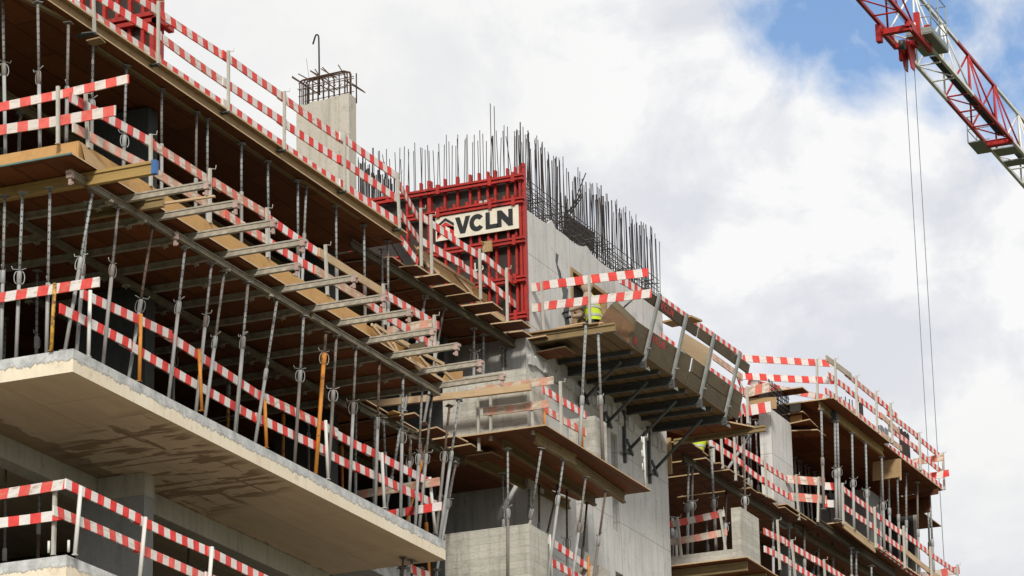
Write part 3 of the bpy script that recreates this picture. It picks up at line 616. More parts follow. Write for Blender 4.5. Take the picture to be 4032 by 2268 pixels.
run(y1, [Cc(600, 826), Cc(1240, 1125), Fz(225, 243), Fz(690, 470), Fz(912, 590), Fz(1312, 800)], 'stripe', 'top rail', LS, 'the slab corner', gLB)
run(y1, [Cc(445, 932), Cc(935, 1184), Fz(205, 390), Fz(620, 590), Fz(830, 700), Fz(1392, 968)], 'stripe', 'lower rail', LS, 'the slab corner', gLB)
board(PX(Cc(740, 737), .02), PX(Cc(-60, 866), .02), 'stripe', 'red and white board across the short side of the slab corner', gLB)
for i, (a, b, k) in enumerate([(Cc(655, 840), Cc(641, 1328), 'white'), (Cc(1032, 1015), E(902, 167), 'orange'), (Cc(1465, 1275), E(1312, 362), 'orange'), (Fz(225, 290), Fz(236, 604), 'orange'), (Fz(625, 428), Fz(641, 812), 'white'), (Fz(995, 640), Fz(1012, 1002), 'white'), (Fz(1310, 800), Fz(1347, 1167), 'white')]):
    post(a, b, (1, .09), f"{'white painted' if k == 'white' else 'orange'} tube post of the long slab railing, {ORD[i]} from the slab corner", gLP, k, False, .055)
post(Cc(418, 790), Cc(391, 1288), (0, .02), 'peeling yellow tube post holding the board on the short side of the slab', gLP, 'yellow', False, .055, (-.04, 0, 0))
for i, (a, b, s) in enumerate([(Fz(840, 890), Fz(1385, 800), 'pale'), (Fz(1050, 1018), Fz(1400, 962), 'stripe')]):
    z = .98-.5*i; p, q = PZ(a, z), PZ(b, z); board(q, p, s, f"{'lower dark red' if i else 'upper dirty'} board across the open end of the long slab", gLB)
# ------------------------------------------------------------------ bottom slab
gBB, gBP = 'guard boards around the bottom slab', 'guardrail posts around the bottom slab'
y0 = (1, .12)
run(y0, [E(430, 812), E(900, 1038), E(1385, 1260), E(1950, 1535)], 'stripe', 'top rail', 'on the bottom slab', 'its corner', gBB, lap=.1)
run(y0, [E(350, 985), E(905, 1226), E(1370, 1432), E(1950, 1700)], ['stripe', 'faded', 'stripe'], 'lower rail', 'on the bottom slab', 'its corner', gBB, lap=.1)
board(PX(E(437, 811), .08), PX(E(-60, 890), .08), 'stripe', 'upper striped board across the short side of the bottom slab', gBB)
board(PX(E(408, 1013), .08), PX(E(-60, 1075), .08), 'stripe', 'lower striped board across the short side of the bottom slab', gBB)
for i, (a, b) in enumerate([(E(518, 862), E(478, 1308)), (E(942, 1065), E(905, 1460)), (E(1380, 1260), E(1350, 1640))]):
    post(a, b, (1, .07), f'white galvanised tube post of the bottom railing, {ORD[i]} from its corner', gBP, 'white', False, .06)
post(E(348, 852), E(336, 1302), (0, .1), 'grey tube post behind the boards of the bottom slab short side', gBP, 'post', False, .05, (.06, 0, 0))
for i, (x, y) in enumerate([(320, 1298), (450, 1292)]):
    p = PX(E(x, y), .2) if i == 0 else PY(E(x, y), .2)
    tag(MB().use('white').tube([p, p+V((0, 0, .17))], .02).build('socket_tube'), f"short white socket tube on the bottom slab {'before' if i == 0 else 'beside'} the corner post", 'socket tube')
tag(MB().use('ply').box((.1, .1, -3.32), (12.3, 5, -3.283)).build('plywood_soffit'), 'orange plywood left under the bottom slab corner', 'plywood deck')
for i, (a, b, pc) in enumerate([(E(262, 750), E(250, 1305), 1100), (E(35, 960), E(30, 1320), 1270), (E(1240, 1250), E(1235, 1600), 1400)]):
    prop_px(a, b, E(0, pc)[1], 3.2, 3.2, -2.94, -.35, f'dark steel prop in the shade of the bottom floor, {ORD[i]} from its corner', 'props on the bottom floor', rich=False, outer='rust')
for i, (x, y) in enumerate([(11.95, .55), (12.2, .5), (12.6, .9), (12.75, .6), (13.0, .4)]):
    prop((x, y, -.35), (x-.15, y, -2.94), .55, f'grey steel prop beneath the far end of the long slab, {ORD[i]} from the column', 'props beneath the long slab', outer='orange' if i == 3 else 'galv')
# deep dim props that fill the shade of the open floors
for z0, z1, nm in ((0, 2.52, 'above the long slab'), (3.0, 5.34, 'under the top deck')):
    for y in (4.3, 6.2):
        for k in range(6):
            x = 1.0+k*1.9+random.uniform(-.3, .3)
            prop((x+random.uniform(-.1, .1), y, z1), (x, y, z0), random.uniform(.5, .7), f'hardly visible steel prop deep in the dark floor {nm}', f'deep props {nm}', rich=False)

wall((17.2, 2.4, .01), (17.4, 10.9, 2.6), 'added black wall keeping the gap dark over the lower concrete box', 'darkply', 'blackout_wall')  # added wall, black so that the gap behind the box stays dark
wall((17.6, 2.3, 2.97), (17.8, 10.9, 5.45), 'added light-blocking concrete cross wall seen over the upper concrete box')  # likewise added to darken the recess behind the upper box
board(PY(Sx(300, 828), .4), PY(Sx(490, 905), .4), 'stripe', 'striped board end glimpsed below the far end of the long slab', 'boards below the long slab')
# ================================================================== RECESS between main block and core
gWK = 'planks of the walkway beside the red sign form'
ibeam(PZ(D(905, 520), 5.48), PZ(H(200, 985), 5.48), .17, 'long grey beam carrying the plank walkway below the sign', mat='grey')
ibeam(PZ(D(905, 520), 5.48)+V((.6, 1.6, 0)), PZ(H(200, 985), 5.48)+V((0, 1.6, 0)), .17, 'shaded second beam behind the plank walkway beam', mat='grey')
WP = [((20, 310), (120, 297), (245, 388)), ((165, 405), (370, 385), (505, 475)), ((310, 520), (600, 478), (720, 560)), ((490, 620), (760, 578), (890, 665)), ((620, 715), (920, 670), (1040, 750)), ((780, 815), (1155, 768), (1265, 850)),
      ((940, 910), (1135, 880), (1265, 965)), ((1085, 1000), (1460, 958), (1560, 1035)), ((1260, 1090), (1470, 1065), (1570, 1125)), ((1360, 1175), (1710, 1115), (1810, 1185)), ((1490, 1240), (1640, 1215), (1730, 1265))]
for i, (a, b, c) in enumerate(WP):
    plank(Td(*a), Td(*b), Td(*c), 5.665+.004*(i % 2), 1.6, f'plywood plank jutting from the walkway below the sign, {ORD[i]} from the top deck' if i != 9 else 'plank with a teal edge under the first post of the bracket scaffold', gWK, mat='plyedge' if i == 9 else 'plank')
plank(H(195, 925), H(425, 880), H(500, 935), 5.5, .8, 'low plank end hanging below the bracket scaffold start', gWK)
sheet([(13.05, 1.7, 5.72), (19.0, 1.7, 5.72), (19.0, 10.9, 5.72), (13.05, 10.9, 5.72)], .024, 'shaded plywood soffit behind the plank walkway', 'plywood deck', 'plywood_soffit', 'soffit', None, 'wood')
tag(MB().use('darkply').prism([PY(Td(115, 60), 1.6), PY(Td(170, 75), 1.6), PY(Td(390, 372), 1.6), PY(Td(250, 385), 1.6), PY(Td(110, 150), 1.6)], (0, .02, 0)).build('black_sheet'), 'black sheet standing for the dark void at the end of the top deck', 'sheet')  # black sheet stands in for a dark void
tag(MB().use('plank').prism([PY(Td(335, 165), 1.62), PY(Td(965, 572), 1.62), PY(Td(960, 690), 1.62), PY(Td(560, 470), 1.62), PY(Td(420, 330), 1.62)], (0, .02, 0)).build('edge_form'), 'brown plywood edge form behind the walkway railing', 'edge form')
tag(MB().use('ply').prism([PY(Td(958, 590), 1.5), PY(Td(1105, 690), 1.5), PY(Td(1105, 770), 1.5), PY(Td(958, 690), 1.5)], (0, .02, 0)).build('edge_form'), 'orange plywood end of the edge form behind the walkway railing', 'edge form')
for a, b in (((380, 200), (580, 465)), ((410, 290), (600, 470)), ((760, 465), (950, 680)), ((520, 300), (965, 585)), ((1155, 865), (1285, 960)), ((1180, 862), (1340, 968)), ((440, 300), (495, 400)), ((950, 740), (1050, 775))):
    tag(MB().use('wood').bar(PY(Td(*a), 1.5), PY(Td(*b), 1.45), .035, .06).build('timber_lath'), 'loose lath lying along the walkway edge below the sign', 'lath', 'laths on the walkway below the sign')
gKB, gKP = 'guard boards of the plank walkway', 'guardrail posts of the plank walkway'
for a, b, k in ((Ta(630, 745), Ta(910, 1245), 'upper'), (Ta(652, 1155), G(312, 690), 'middle')):
    za = 6.95 if k == 'upper' else 6.5; board(PZ(a, za), PZ(b, za), 'stripe', f'{k} striped board slanting from the top deck corner to the walkway', gKB)
board(PY(Td(195, 62), 1.25), PY(Td(385, 322), 1.25), 'stripe', 'low striped board slanting beside the black sheet', gKB)
yk = (1, 1.33)
run(yk, [G(325, 488), G(615, 692), G(855, 838), G(1280, 1192)], 'stripe', 'top rail', 'below the sign', 'the top deck', gKB)
run(yk, [G(325, 690), G(640, 872), G(852, 1012), G(1285, 1362)], 'stripe', 'lower rail', 'below the sign', 'the top deck', gKB)
for i, (a, b) in enumerate([(G(310, 456), G(316, 930)), (G(393, 510), G(401, 995)), (G(790, 790), G(800, 1195)), (G(1011, 945), G(1018, 1387)), (G(1243, 1105), G(1247, 1402))]):
    post(a, b, (1, 1.3), f'pale post of the walkway railing below the sign, {ORD[i]} from the top deck', gKP, w=.045)
gRP = 'props below the plank walkway'
for i, (a, b, pc, y) in enumerate([(Td(480, 605), Td(435, 850), 840, 1.6), (Td(652, 828), Td(590, 1185), 1180, 1.6), (Td(325, 625), Td(308, 780), 780, 2.6), (Td(965, 890), Td(963, 1395), 1290, 1.6), (Td(1062, 1080), Td(1060, 1392), 1390, 1.6), (Td(1252, 1080), Td(1265, 1449), 1449, 1.6), (Td(1296, 1200), Td(1300, 1449), 1449, 1.6), (Td(762, 1030), Td(765, 1449), 1400, 2.6), (Td(875, 1080), Td(877, 1400), 1400, 2.6), (Td(675, 1310), Td(678, 1440), 1400, 2.6)]):
    prop_px(a, b, Td(0, pc)[1], y, y, 2.98, 5.47, f'grey steel prop standing below the plank walkway, {ORD[i]} from the main block', gRP, rich=i == 3)
# lower recess: level 2 planks
gLK = 'plank ends beside the grey concrete box'
ibeam(PZ(Rr(20, 600), 2.5), PZ(Rr(952, 1078), 2.5), .17, 'grey beam carrying the plank ends left of the concrete box', mat='grey')
ibeam(PZ(Rr(20, 600), 2.5)+V((.4, 1.7, 0)), PZ(Rr(952, 1078), 2.5)+V((.2, 1.7, 0)), .17, 'dark beam behind the plank ends left of the concrete box', mat='grey')
for i, (a, b, c) in enumerate([((250, 665), (520, 620), (560, 650)), ((500, 792), (715, 745), (825, 808)), ((640, 858), (880, 822), (990, 877)), ((808, 928), (1012, 892), (1118, 957)), ((952, 1002), (1198, 966), (1300, 1020))]):
    plank(Rr(*a), Rr(*b), Rr(*c), 2.66+.004*(i % 2), 1.4, f'plywood plank end left of the upper concrete box, {ORD[i]} from the long slab', gLK)
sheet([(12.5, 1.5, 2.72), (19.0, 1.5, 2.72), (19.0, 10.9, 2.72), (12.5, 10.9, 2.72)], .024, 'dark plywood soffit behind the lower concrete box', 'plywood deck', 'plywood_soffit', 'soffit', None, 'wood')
tag(MB().use('conc').box((12.52, 1.5, -.3), (19.0, 10.9, 0)).build('concrete_slab'), 'shaded concrete slab behind the lower concrete box', 'floor slab')
tag(MB().use('conc').box((12.52, 2.2, 2.78), (19.0, 10.9, 2.96)).build('concrete_slab'), 'shaded concrete slab behind the upper concrete box', 'floor slab')
wall((14.2, 4.2, 0), (14.45, 10.9, 2.7), 'added light-blocking concrete partition behind the lower concrete box')  # both partitions added to hold light out of the recess
wall((14.2, 4.2, 2.97), (14.45, 10.9, 5.7), 'added light-blocking concrete partition behind the upper concrete box')
for i, (a, b, pc) in enumerate([(Rr(165, 690), Rr(160, 1390), 1000), (Rr(245, 640), Rr(270, 1440), 960), (Rr(390, 800), Rr(270, 1440), 1180), (Rr(490, 620), Rr(470, 1400), 1000), (I(465, 780), I(472, 1112), 1080), (I(643, 750), I(640, 1090), 1000)]):
    prop_px(a, b, (Rr if i < 4 else I)(0, pc)[1], 1.5 if i < 4 else 1.0, 1.5 if i < 4 else 1.0, 0, 2.5, f'steel prop in the dark gap beside the lower concrete box, {ORD[i]} from the long slab', 'props in the dark gap', rich=i == 3)
# ================================================================== CONCRETE BOXES
def box_open(z0, z1, label, cat='concrete balcony box'):
    e = empty('concrete_balcony', (16.2, 0, z0), label, cat)
    mb = MB().use('boardmark'); mb.box((0, 0, 0), (.16, 1.7, z1-z0)); mb.box((.163, 0, 0), (.85, .16, z1-z0-.003)); mb.box((.02, 1.55, -.0), (2.6, 1.70, z1-z0-.1)); mb.build('parapet', parent=e)
    MB().use('boardmark').box((.165, .163, -.1), (3.9, 1.2, .0)).build('floor_slab', parent=e)
    MB().use('boardmark').box((3.35, .0, -.05), (3.94, .55, z1-z0-.06)).build('pillar', parent=e)
    return e
box_open(2.94, 4.12, 'upper grey concrete balcony box with board marks and an open front')
e = box_open(-.3, 1.15, 'lower grey concrete balcony box with damp stains at its top corner')
MB().use('conc').box((.02, .02, -3), (.2, 1.7, -.003)).build('apron', parent=e)
PB = 'under the upper concrete box'
zc = 2.83
pa, pb, pc = PZ(I(800, 490), zc), PZ(I(1435, 893), zc), PZ(I(240, 570), zc)
ya = pa.y
sheet([(pa.x-.35, ya, zc), (pb.x, ya, zc), (pb.x, 1.0, zc), (pa.x-.35, 1.7, zc)], .025, 'brown plywood platform under the upper concrete box', 'plywood deck', 'plywood_platform', 'soffit', None, 'wood')
ibeam(PZ(I(682, 575), 2.63), PZ(I(940, 722), 2.63), .2, 'front timber beam under the concrete box, pale end at the corner', 'timber beams under the concrete box')
ibeam(PZ(I(900, 690), 2.61)+V((0, .1, 0)), PZ(I(1295, 968), 2.61)+V((0, .1, 0)), .2, 'front timber beam under the concrete box reaching out past the wall slot', 'timber beams under the concrete box')
q1, q2 = PZ(I(470, 612), 2.63), PZ(I(1072, 990), 2.63)
ibeam(q1, q2, .2, 'second timber beam under the concrete box in the shade', 'timber beams under the concrete box')
ibeam(q1+V((0, 1.0, 0)), q2+V((0, .55, 0)), .2, 'third timber beam under the concrete box against the wall', 'timber beams under the concrete box')
gXP, gXB = 'posts around the upper concrete box', 'boards around the upper concrete box'
for i, (a, b, k, ax) in enumerate([(I(305, 240), I(316, 627), 'post', 0), (I(391, 150), I(393, 556), 'post', 0), (I(652, 140), I(671, 517), 'post', 0)]):
    post(a, b, (0, 16.0), f'grey post before the board-marked face of the upper box, {ORD[i]} from the long slab', gXP, k, False, .045, (-.03, 0, 0))
for i, (a, b, k, lab) in enumerate([(I(845, 170), I(853, 522), 'post', 'pale hooked post at the open front of the upper concrete box'), (I(984, 350), I(990, 606), 'orange', 'orange post before the pillar of the upper concrete box'), (I(740, 358), I(742, 490), 'orange', 'short orange post inside the open front of the upper box'), (I(1390, 535), I(1406, 872), 'white', 'white pegged post at the outer end of the box platform')]):
    post(a, b, (1, -.25 if i != 3 else ya+.05), lab, gXP, k, i in (0, 3), .048, (0, 0, 0))
for zz in (.35, .62, .9):
    p = PY(I(1406, 872), ya+.05); tag(MB().use('white').tube([p+V((-.05, 0, zz)), p+V((-.14, 0, zz)), p+V((-.14, 0, zz+.12))], .012, 5).build('post_hook'), 'small white hook on the white pegged post', 'hook', 'hooks of the white pegged post')
x4 = (0, 15.93)
board(PX(I(800, 137), 15.93), PX(I(290, 205), 15.93), 'pale', 'upper pale board with a red end before the upper concrete box', gXB, .15)
board(PX(I(770, 290), 15.93), PX(I(338, 345), 15.93), 'pale', 'lower pale board with red patches before the upper concrete box', gXB, .15)
p, q = PX(I(652, 185), 15.6), PX(I(-420, 300), 15.6)
board(p, q, 'wood', 'thick rust-stained timber passing before the upper concrete box', gXB, .125, .08, name='timber_beam', cat='timber')
yb = (1, -.2)
board(PY(I(733, 198), -.2), PY(I(1012, 370), -.2), 'stripe', 'upper striped board across the open front of the upper box', gXB)
board(PY(I(742, 328), -.2), PY(I(1014, 487), -.2), 'faded', 'lower faded board across the open front of the upper box', gXB)
gXL = 'props under the box platform'
for i, (a, b, pc, yt, yf, k) in enumerate([(I(722, 605), I(625, 1230), 1010, -.3, .2, 'galvh'), (I(865, 685), I(760, 1500), 925, -.3, .0, 'galvh'), (I(1012, 800), I(920, 1500), 1105, -.3, -.1, 'galvh'), (I(1143, 890), I(1065, 1449), 1190, -.3, -.1, 'rust'), (I(500, 655), I(500, 1115), 1010, .4, .4, 'galvh'), (I(887, 890), I(892, 1500), 1210, .6, .6, 'rust'), (I(1020, 970), I(975, 1500), 1265, .6, .6, 'rust'), (I(706, 930), I(706, 1125), 1100, .9, .9, 'rust'), (I(800, 990), I(755, 1185), 1170, .6, .6, 'rust')]):
    prop_px(a, b, I(0, pc)[1], yt, yf, -.0 if i not in (4, 0) else .0, 2.62 if i > 3 else None, f"{'rusty' if k == 'rust' else 'grey'} steel prop under the box platform, {ORD[i]} in the row", gXL, inner=k, rich=i < 6)
for i, (a, b) in enumerate([(Sx(1700, 545), Sx(2140, 850)), (Sx(1725, 765), Sx(2150, 1005))]):
    board(PY(a, .25), PY(b, .25), 'stripe', f"{'upper' if i == 0 else 'lower'} striped board beside the lower concrete box", 'boards beside the lower concrete box')
post(Sx(2085, 745), Sx(2092, 1100), (1, .25), 'orange post at the end of the boards beside the lower box', None, 'orange', False, .045)
post(Sx(1695, 530), Sx(1728, 1100), (1, .25), 'white post at the corner of the lower concrete box', None, 'white', False, .045)
tag(MB().use('conc').box((16.3, .05, -.45), (22, 1.1, -.305)).build('concrete_slab'), 'concrete ledge below the lower concrete box', 'floor slab')
# ================================================================== CORE WALL
X0, X1, YW = 19.01, 26.62, 1.2
tl = [PY(Tb(*p), YW) for p in ((35, 690), (110, 745), (185, 800), (240, 832), (275, 800), (310, 872), (390, 930), (450, 985), (520, 1020), (560, 1010), (605, 1082), (680, 1150), (770, 1212), (860, 1265), (1000, 1360))]
ce = empty('core_wall', (X0, YW, gz), 'tall pale concrete core wall with slots and a ragged unfinished top', 'concrete wall')
ops = [(21.42, 23.35, 5.9, 7.85), (23.37, 23.74, 2.8, 4.88), (23.42, 23.85, -.2, 1.95), (21.4, 22.0, 2.0, 4.2), (20.9, 22.4, -1.2, .6)]
def wall_poly(x0, x1):
    """front wall split in vertical strips so that its openings are real holes"""
    xs = sorted({x0, x1, *[o[0] for o in ops], *[o[1] for o in ops], *[p.x for p in tl if x0 < p.x < x1]})
    def top(x):
        for a, b in zip(tl, tl[1:]):
            if a.x <= x <= b.x: return a.z+(b.z-a.z)*(x-a.x)/max(1e-6, b.x-a.x)
        return tl[0].z if x < tl[0].x else 8.44
    mb = MB().use('wall')
    for a, b in zip(xs, xs[1:]):
        cut = sorted([(o[2], o[3]) for o in ops if o[0] < (a+b)/2 < o[1]]); z = gz
        for lo, hi in cut+[(None, None)]:
            ta, tb_ = (lo, lo) if lo is not None else (top(a), top(b))
            mb.hexa([(a, YW, z), (b, YW, z), (b, YW+.3, z), (a, YW+.3, z), (a, YW, ta), (b, YW, tb_), (b, YW+.3, tb_), (a, YW+.3, ta)])
            z = hi
    bm = bmesh.new(); vs = [bm.verts.new(v) for v in mb.v]
    for f in mb.f: bm.faces.new([vs[i] for i in f])
    bmesh.ops.remove_doubles(bm, verts=bm.verts, dist=1e-4)
    seen = {}
    for f in bm.faces: seen.setdefault(tuple(sorted(v.index for v in f.verts)), []).append(f)
    bm.verts.index_update(); seen = {}
    for f in bm.faces: seen.setdefault(tuple(sorted(v.index for v in f.verts)), []).append(f)
    bmesh.ops.delete(bm, geom=[f for l in seen.values() if len(l) > 1 for f in l], context='FACES_ONLY')
    bmesh.ops.recalc_face_normals(bm, faces=bm.faces)
    me = bpy.data.meshes.new('front_wall'); bm.transform(Matrix.Translation(-V(ce.location))); bm.to_mesh(me); bm.free(); me.materials.append(M['wall'])
    o = bpy.data.objects.new('front_wall', me); COL.objects.link(o); o.parent = ce
wall_poly(X0, X1)
d = -V(ce.location)
mb = MB().use('wall').box(V((X0, YW+.303, gz))+d, V((X0+.3, 10.9, 8.3))+d).box(V((X1-.3, YW+.303, gz))+d, V((X1, 10.9, 8.3))+d); mb.build('side_wall', parent=ce)
MB().use('wall').box(V((X0+.31, YW+2.6, gz))+d, V((X1-.31, YW+2.85, 8.3))+d).build('inner_wall', parent=ce)
for pts in (((335, 0), (385, 55), (372, 140), (412, 175), (400, 280), (425, 390), (415, 470), (440, 560), (428, 650), (458, 830), (515, 832), (505, 690), (515, 560), (488, 440), (498, 330), (465, 285), (462, 200), (405, 160), (392, 90), (365, 40), (352, -10)),
            ((938, 345), (975, 340), (985, 372), (965, 385), (940, 372)), ((1035, 380), (1075, 372), (1080, 382), (1045, 395))):
    MB().use('mortar').prism([PY(Tc(*q_), YW-.004)+d for q_ in pts], (0, .003, 0)).build('mortar_patch', parent=ce)
MB().use('mortar').prism([PY(Tb(*q_), YW-.004)+d for q_ in ((310, 1065), (330, 1085), (322, 1160), (335, 1200), (345, 1250), (350, 1285), (338, 1282), (318, 1190), (306, 1130))], (0, .003, 0)).build('mortar_patch', parent=ce)
# window form in the upper opening
e = empty('window_formwork', (21.42, YW-.02, 5.75), 'raw timber window form with upright battens in the core wall opening', 'window form')
f = MB().use('plank'); f.box((0, 0, 0), (.1, .32, 2.1)); f.box((.1, 0, 2.02), (1.93, .32, 2.1)); f.box((1.83, 0, 0), (1.93, .32, 2.02)); f.box((.1, 0, 1.18), (1.83, .05, 1.3)); f.build('frame', parent=e)
for x in (.28, .62, .8, 1.15, 1.5): MB().use('plank').box((x, .06, 0), (x+.12, .2, 1.18)).build('batten', parent=e)
MB().use('darkply').box((.1, .3, .0), (1.83, .32, 2.02)).build('backing_sheet', parent=e)
MB().use('redsteel').prism([(.55, -.01, 1.45), (.95, -.01, 1.75), (.95, -.01, 1.45)], (0, .05, 0)).build('red_bracket', parent=e)
# reinforcement above the core: every upright bar its own object
rbm = MB().tube([(0, 0, 0), (0, 0, 1)], 1, 5); rbm.mats = ['rebar']
proto = rbm.build('rebar', origin=V((0, 0, 0)))
rb_n = [0]; grey_bar = proto.data.copy(); grey_bar.materials[0] = M['rebargrey']
def rebar(p, q, label, group, r=.011, mat=None):
    p = V(p); q = V(q)
    o = proto if rb_n[0] == 0 else proto.copy()
    if rb_n[0]: COL.objects.link(o)
    rb_n[0] += 1
    o.matrix_world = Matrix.Translation(p) @ (q-p).to_track_quat('Z', 'Y').to_matrix().to_4x4() @ Matrix.Diagonal((r, r, (q-p).length, 1))
    if mat: o.data = grey_bar
    return tag(o, label, 'rebar', group)
for row, y in enumerate((YW+.06, YW+.24)):
    x = 19.12+.04*row
    while x < 26.7:
        low = 21.53 < x < 22.05
        zt = (9.5 if low else 10.12)+random.uniform(-.11, .1)
        rr = .0125 if random.random() < .2 else .0082
        rebar((x, y, 8.3), (x+random.uniform(-.03, .03), y+random.uniform(-.05, .05), zt), 'upright dark rebar in the long row along the core wall front', 'rebars along the core front', rr)
        x += random.uniform(.085, .135)
for row, x in enumerate((19.1, 19.28)):
    y = 1.3+.05*row
    while y < 6.2:
        zt = 10.06+random.uniform(-.16, .14)
        rebar((x, y, 8.6), (x+random.uniform(-.04, .04), y+random.uniform(-.06, .06) + (.12 if random.random() < .06 else 0), zt), 'upright rebar in the row above the red wall formwork', 'rebars above the red formwork', .012 if random.random() < .15 else .008)
        y += random.uniform(.09, .16)
p = PX(Ta(1903, 0), 19.2); rebar((19.2, p.y, 8.7), (19.2, p.y, 10.75), 'tall thin rebar rising above the row near the sign corner', 'rebars above the red formwork', .008)
p = PX(Ta(1955, 0), 19.3); rebar((19.3, p.y, 8.7), (19.3, p.y, 10.72), 'second tall thin rebar rising above the row near the sign corner', 'rebars above the red formwork', .008)
for k in range(30):
    a = Ta(110+k*17+random.uniform(-5, 5), 560+k*8+random.uniform(-60, 70)); p = PX(a, 24.2)
    rebar((24.2, p.y, 8.2), (24.2, p.y, p.z), 'short upright rebar of the far core wall behind the top deck railing', 'rebars of the far core wall', .013)
for y in (YW+.045, YW+.255):
    for k in range(6):
        z = 8.46+k*.125; x0 = 19.05
        rebar((x0, y, z+random.uniform(-.01, .01)), (26.6, y, z+random.uniform(-.03, .03)), 'long horizontal rebar of the mesh on top of the core wall', 'horizontal core wall rebars', .0085, 1)
for k in range(46):
    x = 19.2+k*.162; z = 8.5+random.choice((0, .12, .25, .37, .5))
    rebar((x, YW+.0, z), (x+random.uniform(-.03, .03), YW+.3, z+random.uniform(-.03, .03)), 'short rebar tie across the mesh on the core wall', 'rebar ties on the core wall', .012, 1)
for k, (a, b) in enumerate([((395, 750), (520, 590)), ((410, 770), (525, 605)), ((425, 740), (552, 418)), ((440, 745), (515, 560)), ((415, 720), (500, 610))]):
    rebar(PY(Tb(*a), 1.5), PY(Tb(*b), 1.5), 'slanting loose rebar in the gap of the core wall row', 'slanting rebars on the core wall', .013)
tag(MB().use('darkply').prism([PY(Tb(380, 735), 1.75), PY(Tb(470, 800), 1.75), PY(Tb(620, 900), 1.75), PY(Tb(620, 1060), 1.75), PY(Tb(380, 930), 1.75)], (0, .03, 0)).build('black_sheet'), 'black formwork sheet behind the mesh on top of the core wall', 'sheet')
# ------------------------------------------------------------------ red wall formwork with the sign
XF = 18.8
e = empty('wall_formwork', (XF, 1.1, 5.95), 'big red steel wall formwork with dark panels carrying the white sign', 'wall formwork')
YE = 6.2
MB().use('darkply').box((.08, .02, .05), (.2, YE-1.1, 3.08)).build('panel_face', parent=e)
gx = [1138, 1094, 1030, 930, 868, 797, 725, 622, 518, 402, 322, 210]
for i, gxx in enumerate(gx):
    y = PX(G(gxx, 320), XF).y-1.1
    MB().use('redsteel').box((-.04 if i in (0, 9) else .0, y-.023, 0), (.08, y+(.05 if i in (9,) else .023), 3.2)).build('rib', parent=e)
for k in range(3): MB().use('redsteel').box((0, 3.75+k*.55, 0), (.08, 3.81+k*.55, 3.2)).build('rib', parent=e)
for i, zz in enumerate((3.02, 2.535, 1.71, .91, .16)):
    z = zz-.14
    w_ = MB().use('redsteel'); w_.box((-.115, -.06 if i != 1 else -.04, z), (-.045, 2.9, z+.042)); w_.box((-.115, -.06, z+.078), (-.045, 2.9, z+.12)); w_.box((-.139, 2.72, z-.03), (-.046, YE-1.1, z+.02)); w_.box((-.139, 2.72, z+.06), (-.046, YE-1.1, z+.11))
    for yy in (.12, .62, 1.75, 2.85, 3.3): w_.box((-.13, yy, z-.03), (-.03, yy+.07, z+.17))
    w_.build('waler', parent=e)
MB().use('redsteel').box((-.02, -.05, 0), (.09, .0, 3.25)).build('edge_panel', parent=e)
for i in (2, 3, 5, 6, 7, 8): 
    y = PX(G(gx[i], 320), XF).y-1.1; MB().use('redsteel').box((-.03, y+.03, 2.42), (.05, y+.09, 2.62)).build('bracket_lug', parent=e)
for xx in (815, 855): 
    y = PX(G(xx, 400), XF).y-1.1; MB().use('cream').box((-.02, y-.03, 2.35), (.05, y+.03, 2.6)).build('spacer', parent=e)
q = PX(G(872, 768), XF-.2); q = q-V(e.location)
MB().use('plank').box((q.x-.05, q.y-.1, q.z-.12), (q.x, q.y+.1, q.z+.1)).tube([(q.x-.2, q.y+.05, q.z+.05), (q.x+.2, q.y+.1, q.z+.1)], .015).build('tie_plate', parent=e)
# letters: strokes in a local frame (x across the board, y up) -> prisms
def arc(cx, cy, rx, ry, a0, a1, n=14): return [(cx+rx*math.cos(math.radians(a0+(a1-a0)*i/n)), cy+ry*math.sin(math.radians(a0+(a1-a0)*i/n))) for i in range(n+1)]
def letter(ch):
    if ch == 'V': return [[(0, 1), (.31, 1), (.5, .38), (.34, 0)], [(.34, 0), (.5, .38), (.69, 1), (1, 1), (.66, 0)]]
    if ch == 'L': return [[(0, 0), (.33, 0), (.33, 1), (0, 1)], [(.33, 0), (.95, 0), (.95, .26), (.33, .26)]]
    if ch == 'N': return [[(0, 0), (.28, 0), (.28, 1), (0, 1)], [(.72, 0), (1, 0), (1, 1), (.72, 1)], [(.28, 1), (.28, .5), (.72, 0), (.72, .5)]]
    if ch == 'C':
        o = arc(.5, .5, .5, .5, 38, 322, 18); i = arc(.5, .5, .2, .23, 38, 322, 18)
        return [[o[k], o[k+1], i[k+1], i[k]] for k in range(18)]
    if ch == '1': return [[(.3, 0), (.55, 0), (.55, 1), (.3, 1)], [(0, .72), (.3, .82), (.3, 1), (0, .9)]]
    if ch == '9':
        o = arc(.5, .68, .4, .32, 0, 360, 18); i = arc(.5, .68, .2, .15, 0, 360, 18)
        return [[o[k], o[k+1], i[k+1], i[k]] for k in range(18)]+[[(.7, .68), (.9, .68), (.75, .0), (.5, .0)]]
def chevron(): # house mark: black roof, red roof and walls below
    return [[(0, .58), (.5, .92), (1, .58), (1, .74), (.5, 1.08), (0, .74)]], [[(0, .32), (.5, .66), (.5, .5), (.0, .12)], [(.5, .66), (1, .32), (1, .54), (.5, .86), (0, .54), (0, .34), (.5, .66)][0:3], [(0, .34), (0, .54), (.5, .86), (.5, .66)], [(.5, .86), (1, .54), (1, .34), (.5, .66)], [(0, 0), (.24, .18), (.24, .5), (0, .34)], [(.76, .05), (1, .05), (1, .34), (.76, .5)]]
def write(parent, items, place, ext, mat_default, name):
    """items: (polys, x, y, w, h, mat); place maps (u,v) on the board to 3-D"""
    for polys, x, y, w0, h0, mt, nm in items:
        mb = MB().use(mt or mat_default)
        for pl in polys: mb.prism([place(x+px_*w0, y+py_*h0) for px_, py_ in pl], ext)
        mb.build(nm, parent=parent)
